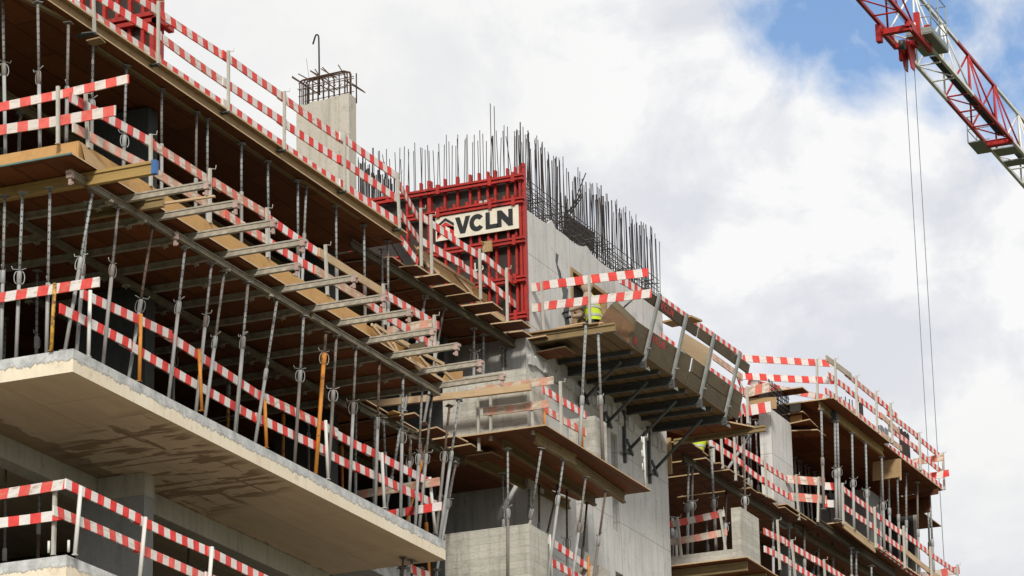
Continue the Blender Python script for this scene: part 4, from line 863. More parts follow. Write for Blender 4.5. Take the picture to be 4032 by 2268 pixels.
ys0, ys1 = 2.955, 1.165
se = empty('sign_board', (XF-.075, ys1, 7.83), 'white company sign reading VCLN with a red house mark on the red formwork', 'sign')
sw = ys0-ys1; sh = .5
spn = MB().use('signwhite').box((0, 0, 0), (.03, sw, sh)).build('panel', parent=se)
pl = lambda u, v: V((-.002, sw-u, v))
blk, red = chevron()
write(spn, [(blk, .03, .04, .37, .39, 'signblack', 'house_mark'), (red, .03, .04, .37, .39, 'signred', 'house_mark'), (letter('V'), .425, .08, .33, .35, None, 'letter'), (letter('C'), .735, .075, .33, .36, None, 'letter'), (letter('L'), 1.085, .08, .28, .35, None, 'letter'), (letter('N'), 1.335, .08, .335, .35, None, 'letter')], pl, (-.004, 0, 0), 'signblack', 'letter')
q = PX(G(790, 930), XF-.01)
ne = empty('painted_number', q, 'upside-down white number painted on a dark panel of the red formwork', 'painted number')
write(ne, [(letter('9'), -.02, -.1, .14, .18, None, 'digit'), (letter('1'), .13, -.1, .12, .18, None, 'digit')], lambda u, v: V((.05, -.1+u, -v)), (-.006, 0, 0), 'signwhite', 'digit')
# ================================================================== LIFT COLUMN on the top deck, its steel
xq = 13.0; zt = 8.82
ce2 = empty('concrete_column', (xq, 2.05, 5.95), 'tall cream concrete column rising behind the top deck railing with bare steel on top', 'column')
y1c = PX((1167, 392), xq).y
c = [(xq, 2.05), (xq+.3, 2.05), (xq+.3, y1c), (xq, y1c)]
mb = MB().use('cream'); n = 10
ring = []
for i in range(n): ring.append((0, (y1c-2.05)*i/n))
mbv = [(0, 0, 0), (.3, 0, 0), (.3, y1c-2.05, 0), (0, y1c-2.05, 0)]
tops = [(zt-5.95)-.10*(i/n)**1.0+random.uniform(-.02, .02) for i in range(n+1)]
for i in range(n):
    a, b = (y1c-2.05)*i/n, (y1c-2.05)*(i+1)/n
    mb.hexa([(0, a, 0), (.3, a, 0), (.3, b, 0), (0, b, 0), (0, a, tops[i]), (.3, a, tops[i]), (.3, b, tops[i+1]), (0, b, tops[i+1])])
mb.build('shaft', parent=ce2)
cg = empty('rebar_cage', (xq, 2.05, zt-.2), 'bent reinforcement cage standing out of the cream column top', 'rebar cage')
wd_ = y1c-2.05
for k, (a, b, xx) in enumerate([(.05, wd_-.05, .04), (.08, wd_-.1, .1), (.05, wd_-.16, .2), (.1, wd_-.06, .26)]):
    hh = .66+.02*k
    MB().use('rebarust').tube([(xx, a, 0), (xx, a, hh-.07), (xx, a+.02, hh-.02), (xx, a+.07, hh), (xx, b-.07, hh-.03), (xx, b-.02, hh-.05), (xx, b, hh-.1), (xx, b, 0)], .012, 6).build('stirrup', parent=cg)
for k in range(9):
    y = .1+k*(wd_-.2)/8
    for xx in (.03, .27): MB().use('rebarust').tube([(xx, y, 0), (xx, y, .62)], .011, 6).build('upright', parent=cg)
for zz in (.32, .46, .58, .62): 
    for xx in (.02, .28): MB().use('rebarust').tube([(xx, .03, zz), (xx, wd_-.03, zz-.02)], .008, 5).build('link', parent=cg)
for k in range(9): MB().use('rebarust').tube([(.02, .1+k*.12, .3+.02*k), (.28, .16+k*.12, .52)], .007, 5).build('link', parent=cg)
for k, (a, b) in enumerate([((0, 940), (470, 1250)), ((0, 960), (390, 1200)), ((105, 900), (700, 1210)), ((305, 843), (640, 1030)), ((310, 850), (760, 1170)), ((385, 818), (540, 1060)), ((485, 812), (760, 975)), ((510, 787), (720, 1000)), ((775, 748), (960, 1050)), ((880, 1010), (1228, 1215)), ((1010, 1060), (1200, 1190))]):
    p, q = PX(Te(*a), xq+.1), PX(Te(*b), xq+.16)
    MB().use('rebarust').tube([p-V(cg.location), q-V(cg.location)], .011, 6).build('loose_bar', parent=cg)
p = PX(Te(1078, 890), xq+.1); MB().use('rebar').tube([p-V(cg.location), V((.1, p.y-2.05, .0))], .012, 6).build('upright', parent=cg)
hk = [PX(Te(*a), xq+.15)-V(cg.location) for a in ((350, 402), (388, 275), (400, 248), (420, 240), (440, 255), (448, 290), (452, 500), (460, 1250))]
MB().use('rebar').tube(hk, .016, 8).build('hooked_bar', parent=cg)
MB().use('cable').tube([PX(Te(*a), xq+.15)-V(cg.location) for a in ((240, 645), (262, 800), (290, 1000))], .004, 5).build('tie_wire', parent=cg)

sheet([PZ(Rr(245, 640), 2.7), PZ(Rr(355, 652), 2.7), PZ(Rr(440, 635), 2.7), PZ(Rr(330, 600), 2.7)], .02, 'bright orange plywood offcut among the dark planks left of the box', 'plywood offcut', 'plywood_offcut', 'ply')
# ================================================================== BRACKET SCAFFOLD on the core wall
gBS = 'brackets of the scaffold on the core wall'
BRK = [(H(1130, 485), H(1015, 970), I(1240, 45), I(1000, 290)), (H(1330, 635), H(1225, 1100), I(1415, 175), I(1150, 445)), (H(1535, 785), H(1430, 1250), I(1605, 300), I(1290, 625)), (H(1725, 925), H(1615, 1385), J(415, 475), J(112, 800))]
for i, (pt, pf, s0, s1) in enumerate(BRK):
    T, Fo = PY(pt, -.74), PY(pf, -.44)
    e = empty('scaffold_bracket', (Fo.x, 1.2, 5.5), f'steel scaffold bracket with leaning post and strut, {ORD[i]} from the red formwork', 'scaffold bracket', gBS)
    o = V(e.location); xb = Fo.x
    pm = MB().use('bracket').bar(Fo-o+V((0, .02, -.06)), T-o, .05, .085, V((1, 0, 0))); pm.build('post', parent=e)
    MB().use('steel').box((-.045, Fo.y-1.2, -.03), (.045, 0, .005)).box((-.02, Fo.y-1.2, .005), (.02, 0, .1)).box((-.045, Fo.y-1.2, .1), (.045, 0, .135)).build('beam', parent=e)
    a, b = PZ(s0, 5.46), PY(s1, 1.1)
    MB().use('steel').tube([a-o, b-o], .034, 10).build('strut', parent=e)
    MB().use('steel').box((b.x-o.x-.04, -.06, b.z-o.z-.25), (b.x-o.x+.04, -.0, .0)).build('wall_rail', parent=e)
    MB().use('steel').bar(b-o+V((-.25, -.02, -.06)), b-o+V((.12, 0, -.03)), .05, .07).bar(b-o+V((-.2, -.06, .18)), b-o+V((.12, -.06, -.08)), .04, .06).build('foot_claw', parent=e)
    cl = MB().use('steel'); cl.box((-.035, Fo.y-1.225, -.09), (.035, Fo.y-1.12, .08)); cl = cl.build('clamp', parent=e)
    MB().use('bracket').tube([(-.0, Fo.y-1.22, -.1), (.1, Fo.y-1.26, -.13), (.12, Fo.y-1.22, -.05)], .015, 6).build('claw', parent=cl)
    MB().use('bracket').tube([(-.02, Fo.y-1.27, .3), (.08, Fo.y-1.3, .33), (.1, Fo.y-1.3, .28)], .014, 6).build('claw', parent=cl)
tag(MB().use('decksoffit').box((19.4, -.455, 5.64), (26.2, 1.19, 5.685)).build('scaffold_floor', origin=V((19.4, -.46, 5.64))), 'dark plank floor of the bracket scaffold seen from below', 'scaffold floor')
sheet([PZ(J(570, 492), 5.6), PZ(J(760, 530), 5.6), PZ(J(800, 545), 5.6)+V((0, 1.55, 0)), PZ(J(570, 492), 5.6)+V((-.3, 1.5, 0))], .03, 'light plywood floor piece at the far end of the bracket scaffold', 'plywood sheet', 'plywood_sheet', 'soffit', None, 'wood')
tp = PZ(J(815, 548), 5.5); ibeam((tp.x, 1.15, 5.46), tp, .13, 'splintered timber beam end at the far end of the bracket scaffold', mat='beamwood')
for k in range(4):
    x = 20.6+k*1.5; tag(MB().use('steel').box((x, -.38, 5.55), (x+.07, 1.18, 5.637)).build('floor_joist'), f'dark steel joist under the scaffold floor, {ORD[k]} from the red formwork', 'joist', 'joists under the scaffold floor')
gSB = 'boards of the bracket scaffold'
up = V((0, -.24, 1))
def sboard(a, b, y, h, style, lab, paint=None):
    o = board(PY(a, y), PY(b, y), style, lab, gSB, h, .04, up)
    if paint:
        for ch, u, v, wd, hh in paint:
            polys = chevron()[0][:1]+chevron()[1][1:3] if ch == '^' else letter(ch)
            mb = MB().use('paintred')
            for pl_ in polys: mb.prism([(u+x*wd, -.0225, -h+v+y_*hh) for x, y_ in pl_], (0, -.004, 0))
            mb.build('stencil_mark' if ch == '^' else 'stencil_letter', parent=o)
    return o
WORD = lambda u0, s, v: [('^', u0, v, .17*s, .15), ('V', u0+.23*s, v, .15*s, .15), ('C', u0+.4*s, v, .15*s, .15), ('L', u0+.58*s, v, .12*s, .15), ('N', u0+.72*s, v, .15*s, .15)]
sboard(H(922, 764), H(1338, 1050), -.46, .29, 'grey', 'lower scaffold toe board nearer the red formwork, faint red stencil', [('N', .1, .06, .16, .17)])
sboard(H(945, 682), H(1358, 956), -.5, .275, 'grey', 'upper scaffold toe board nearer the red formwork with red VCLN stencil', WORD(.66, 1.1, .07))
sboard(H(1345, 1060), H(1722, 1325), -.46, .29, 'grey', 'lower scaffold toe board at the far end')
sboard(H(1378, 968), H(1740, 1232), -.5, .275, 'grey', 'upper scaffold toe board at the far end')
sboard(H(1010, 436), H(1408, 730), -.66, .21, 'grey', 'scaffold rail board stencilled VCLN in red beside the wall top', WORD(.66, 1.1, .03))
sboard(H(1422, 740), H(1792, 1012), -.66, .2, 'grey', 'dark scaffold rail board with its end in the sky')
tag(MB().use('wood').prism([PY(H(*p), -.2) for p in ((1290, 762), (1525, 905), (1500, 1052), (1270, 885))], (0, .02, 0)).build('chipboard_sheet'), 'pale chipboard sheet standing between the second and third scaffold posts', 'sheet')
P4 = [PY(Tc(1100, 545), .25), PY(Tc(1440, 840), -.42), PY(Tc(1370, 1078), -.42), PY(Tc(915, 815), .25)]
tag(MB().use('brownply').prism(P4, (.02, .01, .0)).build('plywood_sheet'), 'tilted brown plywood sheet closing the scaffold beside the worker', 'sheet')
P5 = [PY(Tc(1108, 540), .25), PY(Tc(1440, 838), -.42), PY(Tc(1466, 752), -.42), PY(Tc(1180, 482), .25)]
tag(MB().use('grey').prism(P5, (.02, .02, .0)).build('cover_plank'), 'greyish plank capping the tilted plywood sheet beside the worker', 'plank')
board(PY(Tc(1225, 118), .75), PY(Tc(1560, 322), .75), 'stripe', 'striped board beyond the worker below the mesh of the core wall', gSB, .17)
tag(MB().use('bracket').tube([PY(Tc(1290, 582), .9), PY(Tc(1425, 458), .6)], .02, 6).build('push_pull_strut'), 'short steel strut behind the tilted plywood sheet', 'strut')
q = PZ(Tc(1172, 905), 5.64); ibeam((q.x, 1.15, 5.62), (q.x, q.y, 5.62), .17, 'rough timber beam edging the scaffold start below the worker', mat='beamwood')
tag(MB().use('plank').box((q.x-.1, -.25, 5.8), (q.x+.35, 1.19, 5.825)).build('plank'), 'plank lying along the scaffold start below the worker', 'plank')
for i, (a, b, c) in enumerate([((412, 866), (735, 806), (765, 828)), ((650, 858), (985, 806), (1015, 828))]):
    plank(Tc(*a), Tc(*b), Tc(*c), 5.87, .1, f"loose short plank at the worker's feet, {ORD[i]} from the wall", "planks at the worker's feet")
gRR = 'striped rail in front of the worker'
board(PX(H(1042, 295), 19.36), PX(H(255, 393), 19.36), 'stripe', 'upper bright striped board crossing in front of the worker', gRR, .17)
board(PX(H(300, 388), 19.40), PX(H(135, 413), 19.40), 'faded', 'upper short board joining the walkway rail to the worker rail', gRR, .17)
board(PX(H(1067, 450), 19.36), PX(H(272, 545), 19.36), 'stripe', 'lower bright striped board crossing in front of the worker', gRR, .17)
board(PX(H(300, 540), 19.40), PX(H(145, 562), 19.40), 'faded', 'lower short board joining the walkway rail to the worker rail', gRR, .17)
post(Tc(124, 212), Tc(168, 985), (0, 19.36), 'pale post carrying the striped boards before the wall, left of the window form', gRR, d=(-.04, 0, 0), hook=False, w=.045)
post(Tc(806, 132), Tc(822, 908), (0, 19.36), 'pale post carrying the striped boards right before the worker', gRR, d=(-.04, 0, 0), hook=False, w=.045)
for i, (a, b, pc) in enumerate([(H(575, 780), H(540, 1480), 1250), (H(670, 770), H(700, 1560), 1245)]):
    prop_px(a, b, H(0, pc)[1], -.25, -.25, 2.86, 5.6, f'long grey steel prop from the box platform to the scaffold, {ORD[i]} from the box', 'props carrying the bracket scaffold', r=.036)
lg = MB().use('wall')
for i in range(42):
    x0_ = 19.1+i*.176; lg.box((x0_, 1.197-random.uniform(.03, .09), 5.16+random.uniform(-.03, .03)), (x0_+.174, 1.198, 5.36+random.uniform(-.06, .05)))
tag(lg.build('concrete_ledge'), 'rough broken concrete ledge on the core wall under the scaffold floor', 'ledge')
# ================================================================== WORKERS
def skin_mesh(pts, edges, rad, name, mats, pick, sub=2):
    me = bpy.data.meshes.new('tmp'); me.from_pydata([V(p) for p in pts], edges, [])
    ob = bpy.data.objects.new('tmp', me); COL.objects.link(ob)
    sk = ob.modifiers.new('skin', 'SKIN'); sk.use_smooth_shade = True
    if not me.skin_vertices: me.attributes  # data layer comes with the modifier
    ob.modifiers.new('sub', 'SUBSURF').levels = sub
    lay = me.skin_vertices[0].data if me.skin_vertices else None
    if lay:
        for i, r in enumerate(rad): lay[i].radius = (r, r) if not isinstance(r, tuple) else r; lay[i].use_root = (i == 0)
    bpy.context.view_layer.update()
    dg = bpy.context.evaluated_depsgraph_get(); m2 = bpy.data.meshes.new_from_object(ob.evaluated_get(dg)); m2.name = name
    bpy.data.objects.remove(ob); bpy.data.meshes.remove(me)
    m2.materials.clear()
    for q in mats: m2.materials.append(M[q])
    for p in m2.polygons: p.material_index = pick(p.center); p.use_smooth = True
    return m2
def place(me, name, parent, loc=(0, 0, 0)):
    o = bpy.data.objects.new(name, me); COL.objects.link(o); o.parent = parent; o.location = loc; return o
def worker(loc, rot, label, arms, lean, knee, head):
    """Standing or crouching figure facing local +x; arms = (left elbow, left hand, right elbow, right hand) in local metres."""
    e = empty('person', loc, label, 'person', None, (0, 0, rot))
    hip = .92-knee; ch = V((lean*.75, 0, hip+.34)); nk = V((lean, 0, hip+.52)); sh = V((lean*.92, 0, hip+.46))
    P = [(0, 0, hip), (lean*.35, 0, hip+.16), tuple(ch), tuple(nk), tuple(nk+V((.03, 0, .09)))]
    R = [(.145, .17), (.135, .16), (.15, .19), .085, .06]; Ed = [(0, 1), (1, 2), (2, 3), (3, 4)]
    for s, k in ((1, 0), (-1, 2)):
        n = len(P); P += [tuple(sh+V((0, s*.21, 0))), arms[k], tuple(V(arms[k]).lerp(V(arms[k+1]), .9))]; R += [.075, .058, .045]; Ed += [(2, n), (n, n+1), (n+1, n+2)]
        n = len(P); kx = .1+knee*.75
        P += [(.02, s*.11, hip-.08), (kx, s*.12, max(.42, hip-.42)), (-.02, s*.13, .1), (.13, s*.14, .05)]; R += [.105, .075, .055, .045]; Ed += [(0, n), (n, n+1), (n+1, n+2), (n+2, n+3)]
    place(skin_mesh(P, Ed, R, 'body', ['jacket', 'trouser'], lambda c: 1 if c.z < hip-.02 and abs(c.y) < .24 and c.x < .35 else 0), 'body', e)
    # vest: shell around the torso, open at the neck
    mb = MB().use('hivis'); rings = []
    for zz, xr, yr in ((-.06, .175, .2), (.06, .17, .195), (.16, .165, .19), (.3, .18, .215), (.42, .165, .215), (.485, .12, .16)):
        f_ = zz/.52; rings.append([(lean*f_+xr*math.cos(a), yr*math.sin(a), hip+zz) for a in [2*math.pi*i/20 for i in range(20)]])
    vs = [p for r_ in rings for p in r_]
    mb.add(vs, [(i*20+k, i*20+(k+1) % 20, i*20+20+(k+1) % 20, i*20+20+k) for i in range(5) for k in range(20)], True); mb.build('vest', parent=e)
    for zz in (.02, .2):
        t = MB().use('tape'); f0, f1 = zz/.52, (zz+.05)/.52
        t.add([(lean*f_+xr*math.cos(a), yr*math.sin(a), hip+z2) for f_, z2, xr, yr in ((f0, zz, .181, .206), (f1, zz+.05, .18, .206)) for a in [2*math.pi*i/20 for i in range(20)]], [(k, (k+1) % 20, 20+(k+1) % 20, 20+k) for k in range(20)], True); t.build('reflective_band', parent=e)
    # head with nose, ears and mouth, then hood or helmet
    hc = nk+V((.055, 0, .19)); bm = bmesh.new(); bmesh.ops.create_uvsphere(bm, u_segments=20, v_segments=14, radius=1)
    for v in bm.verts:
        x, y, z = v.co; jaw = 1-.28*max(0, -z)**1.3; v.co = V((x*.098*(1 if x > 0 else 1.05)*jaw, y*.075*jaw, z*.125))
        if x > .85 and abs(y) < .25 and -.3 < z < .12: v.co.x += .026
        if x > .7 and -.62 < z < -.45: v.co.x -= .006
        if abs(y) > .93 and abs(x) < .3 and abs(z) < .3: v.co.y *= 1.16
        if x > .75 and .25 < abs(y) < .6 and .02 < z < .25: v.co.x -= .01
    me = bpy.data.meshes.new('head'); bm.to_mesh(me); bm.free(); me.materials.append(M['skin']); [setattr(p, 'use_smooth', True) for p in me.polygons]
    place(me, 'head', e, hc)
    for s in (1, -1): MB().use('signblack').tube([(hc.x+.083, hc.y+s*.031, hc.z+.018), (hc.x+.089, hc.y+s*.031, hc.z+.018)], .009, 8).build('eye', parent=e)
    bm = bmesh.new(); bmesh.ops.create_uvsphere(bm, u_segments=20, v_segments=12, radius=1)
    if head == 'hood':
        bmesh.ops.delete(bm, geom=[v for v in bm.verts if v.co.x > .62 and -.75 < v.co.z < .6], context='VERTS')
        for v in bm.verts: v.co = V((v.co.x*.135-.01, v.co.y*.115, v.co.z*.155-.01 + (.02 if v.co.x < -.5 else 0)))
        nm, mt = 'hood', 'jacket'
    else:
        bmesh.ops.delete(bm, geom=[v for v in bm.verts if v.co.z < -.05], context='VERTS')
        for v in bm.verts: v.co = V((v.co.x*(.135 if v.co.z > .02 else .16), v.co.y*.11, v.co.z*.12+.03))
        nm, mt = 'helmet', 'helmet'
    me = bpy.data.meshes.new(nm); bm.to_mesh(me); bm.free(); me.materials.append(M[mt]); [setattr(p, 'use_smooth', True) for p in me.polygons]
    place(me, nm, e, hc)
    for k in (0, 2):     # gloved hands: palm, four curled fingers, side thumb
        el, hd = V(arms[k]), V(arms[k+1]); d_ = (hd-el).normalized(); sd = d_.cross(V((0, 0, 1))).normalized(); upv = sd.cross(d_)
        b0 = el.lerp(hd, .9); P = [b0, b0+d_*.05, b0+d_*.09]; R = [.028, .036, .032]; Ed = [(0, 1), (1, 2)]
        for j, (off, ln) in enumerate(((-.03, .062), (-.01, .072), (.011, .068), (.03, .054))):
            n = len(P); r0 = b0+d_*.095+sd*off; P += [r0, r0+d_*ln*.55-upv*.008, r0+d_*ln*.85-upv*.035]; R += [.0105, .0095, .008]; Ed += [(2, n), (n, n+1), (n+1, n+2)]
        n = len(P); P += [b0+d_*.045+sd*.036*(-1 if k else 1), b0+d_*.085+sd*.06*(-1 if k else 1)-upv*.02]; R += [.0125, .01]; Ed += [(1, n), (n, n+1)]
        place(skin_mesh(P, Ed, R, 'hand', ['glove'], lambda c: 0, 1), 'hand', e)
    return e
wp = PY(Tc(868, 700), .62)
worker((wp.x, .62, 5.685), math.radians(98), 'worker in beige hooded jacket and yellow vest reaching into the wall opening', ((.16, .26, 1.12), (.5, .2, 1.06), (.2, -.24, 1.1), (.52, -.06, 1.02)), .1, .02, 'hood')
wq = PY(N(505, 345), 2.0)
worker((wq.x, 2.0, 5.69), math.radians(-20), 'crouching worker in yellow vest half hidden below the scaffold floor', ((.3, .24, .75), (.45, .1, .5), (.3, -.24, .75), (.45, -.1, .5)), .22, .42, 'helmet')
# ================================================================== FAR BLOCK
# level 2: pillar, sill, soffit
tag(MB().use('boardmark').box((27.6, -.06, 2.88), (28.74, .16, 4.1)).build('concrete_parapet'), 'grey board-marked concrete parapet slab beyond the core wall', 'parapet')
tag(MB().use('boardmark').box((27.6, .163, 2.86), (27.8, 1.6, 3.2)).build('concrete_sill'), 'dark edged concrete sill between core wall and parapet slab', 'sill')
sheet([(26.9, -.4, 2.8), (46, -.4, 2.8), (46, 10.8, 2.8), (26.9, 10.8, 2.8)], .025, 'orange brown plywood soffit at the bottom of the far block', 'plywood deck', 'plywood_soffit', 'soffit', None, 'wood')
tag(MB().use('conc').box((27.85, .17, 2.83), (45.8, 10.7, 2.95)).build('concrete_slab'), 'concrete floor slab of the far block at parapet level', 'floor slab')
for x in (27.2, 28.4): ibeam((x, 3, 2.59), (x, -.3, 2.59), .2, f"yellowish beam end under the far parapet, {'first' if x < 28 else 'second'} from the core wall", 'beam ends under the far parapet')
gF2, gF2P = 'guard boards before the parapet gap', 'posts before the parapet gap'
board(PX(J(555, 1037), 27.7), PX(J(215, 1108), 27.7), 'faded', 'upper faded board across the gap between core wall and parapet', gF2, .15)
board(PX(J(571, 1155), 27.7), PX(J(220, 1218), 27.7), 'pale', 'lower pale board across the gap between core wall and parapet', gF2, .15)
post(J(265, 1085), J(296, 1362), (0, 27.66), 'grey post of the parapet gap beside the core wall', gF2P, d=(-.03, 0, 0), w=.047)
post(J(530, 1040), J(572, 1312), (0, 27.66), 'leaning grey post of the parapet gap beside the parapet slab', gF2P, d=(-.03, 0, 0), w=.047)
gF2B = 'guard boards of the far block at parapet level'
yq = (1, -.12)
run(yq, [J(800, 1148), Pq(235, 1018), Pq(600, 1242), Pq(1100, 1562), Pq(1500, 1800)], 'stripe', 'top rail', 'right of the far parapet slab', 'the slab', gF2B)
run(yq, [J(803, 1258), Pq(262, 1230), Pq(720, 1520), Pq(1200, 1830)], 'stripe', 'lower rail', 'right of the far parapet slab', 'the slab', gF2B)
for i, (a, b) in enumerate([(Pq(152, 832), Pq(182, 1378)), (Pq(312, 1050), Pq(352, 1475)), (Pq(667, 1268), Pq(690, 1640))]):
    post(a, b, (1, -.15), f'grey hooked post right of the far parapet slab, {ORD[i]} from it', 'posts right of the far parapet slab', w=.047)
gF2S = 'props between parapet level and the plank deck'
for i, (a, b, pc, y, tl) in enumerate([(N(457, 500), N(447, 1320), 840, 1.45, N), (N(491, 520), N(487, 1318), 822, 1.45, N), (N(650, 350), N(697, 1287), 800, .7, N), (N(780, 700), N(765, 1277), 1005, 1.6, N), (N(930, 250), N(941, 855), 775, .3, N), (N(320, 950), N(322, 1350), 1050, 2.0, N), (N(345, 960), N(360, 1333), 1060, 2.2, N), (N(612, 970), N(620, 1300), 1180, 2.6, N),
        (Pq(122, 820), Pq(126, 1320), 1130, 1.4, Pq), (Pq(297, 920), Pq(304, 1310), 1300, 1.45, Pq), (Pq(465, 830), Pq(472, 1440), 1270, 1.3, Pq), (Pq(620, 925), Pq(620, 1449), 1440, 1.4, Pq), (Pq(773, 1005), Pq(790, 1449), 1440, 1.4, Pq), (Pq(980, 1140), Pq(988, 1449), 1440, .8, Pq), (Pq(1036, 1185), Pq(1041, 1449), 1440, .8, Pq), (Pq(1206, 1340), Pq(1208, 1500), 1480, .6, Pq), (Pq(603, 1190), Pq(565, 1400), 1390, 2.0, Pq), (Pq(768, 1225), Pq(732, 1449), 1440, 2.0, Pq), (Pq(912, 1320), Pq(890, 1449), 1440, 2.0, Pq)]):
    prop_px(a, b, tl(0, pc)[1], y, y, 2.95, None, f'grey steel prop under the plank deck of the far block, {ORD[i]} from the core wall', gF2S, rich=i < 5, r=.034)
# level 3 plank deck
gF3 = 'planks of the far plank deck'
ibeam(PZ(N(413, 478), 5.47), PZ(N(1300, 1032), 5.47), .19, 'long grey beam carrying the far plank deck', mat='grey')
ibeam(PZ(N(413, 478), 5.47)+V((7.0, -.12, 0)), PZ(N(413, 478), 5.47)+V((13.5, -.35, 0)), .19, 'long grey beam carrying the far plank deck towards the building end', mat='grey')
ibeam(PZ(Pq(610, 895), 5.6), PZ(Pq(1470, 1475), 5.6), .19, 'long pale beam under the plywood edge of the outer far deck', mat='grey')
x = 27.4
for k in range(15):
    wd_ = random.uniform(.42, .56); yt = 1.12+random.uniform(-.1, .08) if k else 1.0
    sheet([(x, 3.0, 5.665), (x, yt, 5.665), (x+wd_, yt+random.uniform(-.03, .03), 5.665), (x+wd_, 3.0, 5.665)], .027, f'plywood plank of the far plank deck, {ORD[k]} from the core wall', 'plank', 'plywood_plank', 'soffit', gF3, 'plank')
    x += wd_+(.14 if k in (2, 4, 7) else .012)
sheet([(27.2, 2.9, 5.74), (46, 2.9, 5.74), (46, 10.9, 5.74), (27.2, 10.9, 5.74)], .025, 'dark plywood soffit behind the far plank deck', 'plywood deck', 'plywood_soffit', 'soffit', None, 'wood')
wall((27.0, 5.4, 2.96), (38, 5.65, 5.73), 'shade-toned concrete wall deep inside the far block under the plank deck')
wall((28.6, 5.2, 5.8), (36.2, 5.4, 8.7), 'shade-toned concrete wall deep behind the bare column of the far block')
tag(MB().use('plank').box((26.63, 1.12, 4.75), (26.68, 1.2, 5.55)).build('edge_form'), 'short brown board end beside the core wall edge', 'board')
gF3B, gF3P = 'guard boards of the far plank deck', 'posts of the far plank deck'
yr = (1, 1.12)
run(yr, [N(770, 262), N(1092, 452), N(1305, 592)], 'stripe', 'top rail', 'on the far plank deck', 'the core wall', gF3B)
run(yr, [N(640, 285), N(918, 468), N(1105, 612), N(1310, 745)], 'stripe', 'lower rail', 'on the far plank deck', 'the core wall', gF3B)
board(PZ(Pq(265, 335), 6.85), PZ(Pq(690, 367), 6.85), 'faded', 'upper orange faded board angled out from the bare column', gF3B, .2)
board(PZ(Pq(305, 530), 6.36), PZ(Pq(711, 565), 6.36), 'faded', 'lower orange faded board angled out from the bare column', gF3B, .2)
for i, (a, b) in enumerate([(N(658, 330), N(660, 480)), (N(725, 280), N(738, 530)), (N(836, 265), N(849, 632)), (N(1095, 430), N(1117, 772)), (Pq(360, 335), Pq(394, 832)), (Pq(612, 360), Pq(602, 852))]):
    post(a, b, (1, 1.08 if i < 5 else .85), f'grey post of the far plank deck railing, {ORD[i]} from the core wall', gF3P, hook=i > 2, w=.047)
tag(MB().use('galv').tube([PY(N(775, 560), 2.2), PY(N(1062, 130), 2.2)], .035, 8).build('raking_strut'), 'long raking steel strut in the dark beside the bare column', 'strut')
for i, (a, b) in enumerate([(N(875, 360), N(880, 600)), (N(912, 250), N(922, 640)), (N(970, 420), N(972, 660)), (N(990, 420), N(995, 680)), (N(1050, 600), N(1055, 720)), (N(575, 330), N(578, 410))]):
    prop_px(a, b, b[1]-20, 2.4, 2.4, 5.7, 8.5, f'dim steel prop behind the far plank deck railing, {ORD[i]} from the core wall', 'props behind the far plank deck', rich=False)
# bare column, its cage and the loose sheets on it
cx0, cy0 = 34.43, 1.5
ce = empty('concrete_column', (cx0, cy0, 5.7), 'bare pale concrete column of the far block with open steel on top', 'column')
MB().use('wall').box((0, 0, 0), (1.46, .3, 2.58)).build('shaft', parent=ce)
cg = empty('rebar_cage', (cx0, cy0, 8.2), 'dense reinforcement cage on the bare far column', 'rebar cage')
for k in range(15):
    for yy in (.03, .27): MB().use('rebar').tube([(.03+k*.1, yy, .05), (.03+k*.1+random.uniform(-.02, .02), yy, .82)], .012, 5).build('upright', parent=cg)
for k in range(6):
    for yy in (.015, .285): MB().use('rebar').tube([(.0, yy, .14+k*.11), (1.46, yy, .14+k*.11)], .012, 5).build('link', parent=cg)
gFS = 'loose sheets around the bare far column'
plank(O(58, 552), O(682, 463), O(750, 517), 8.98, .0, 'wide plywood sheet lying over the bare far column', gFS, mat='plank')
tag(MB().use('plank').prism([PX(O(*p), 34.0) for p in ((100, 575), (412, 560), (412, 682), (100, 690))], (.03, 0, 0)).build('plywood_sheet'), 'shaded upright plywood sheet beside the cage of the bare far column', 'sheet', gFS)
tag(MB().use('ply').prism([PX(O(*p), 36.0) for p in ((548, 738), (672, 722), (678, 832), (556, 842))], (.04, 0, 0)).build('timber_block'), 'bright timber board end right of the bare far column top', 'timber block', gFS)
for i, (a, b, c, z) in enumerate([((560, 738), (690, 716), (755, 775), 8.5), ((585, 835), (760, 798), (850, 885), 8.25), ((600, 915), (840, 905), (930, 970), 8.1)]):
    plank(O(*a), O(*b), O(*c), z, .5, f'plank under the far roof deck beside the bare column, {ORD[i]} from the top', 'planks beside the bare far column')
gFO = 'striped boards hung around the bare far column'
board(PX(O(352, 606), 33.9), PX(O(75, 655), 33.9), 'stripe', 'bright striped short board just under the wide plywood sheet', gFO, .26)
board(PX(O(340, 408), 33.9), PX(O(75, 470), 33.9), 'faded', 'faded striped board just above the wide plywood sheet', gFO, .24)
board(PZ(O(128, 372), 9.55), PZ(O(945, 542), 9.0), 'faded', 'long faded board sagging behind the cage towards the roof deck', gFO, .15)
board(PY(O(-10, 262), 1.0), PY(O(78, 492), 1.1), 'stripe', 'steeply slanting striped board at the end of the bracket scaffold', gFO, .14)
board(PY(H(1520, 925), .6), PY(H(1740, 1085), .6), 'pale', 'pale board seen behind the far scaffold rail', gFO, .15)
board(PY(H(1510, 1035), .6), PY(H(1740, 1195), .6), 'stripe', 'striped board seen through the scaffold near its far end', gFO, .15)
board(PY(H(1130, 490), .9), PY(H(1740, 925), .9), 'stripe', 'long striped board seen over the scaffold rail against the sky', gFO, .12)
board(PY(H(1140, 775), .9), PY(H(1240, 850), .9), 'stripe', 'short striped board seen through the scaffold near the core wall edge', gFO, .2)
board(PY(O(0, 690), .8), PY(O(78, 620), .8), 'stripe', 'short striped board end under the far scaffold corner', gFO, .2)
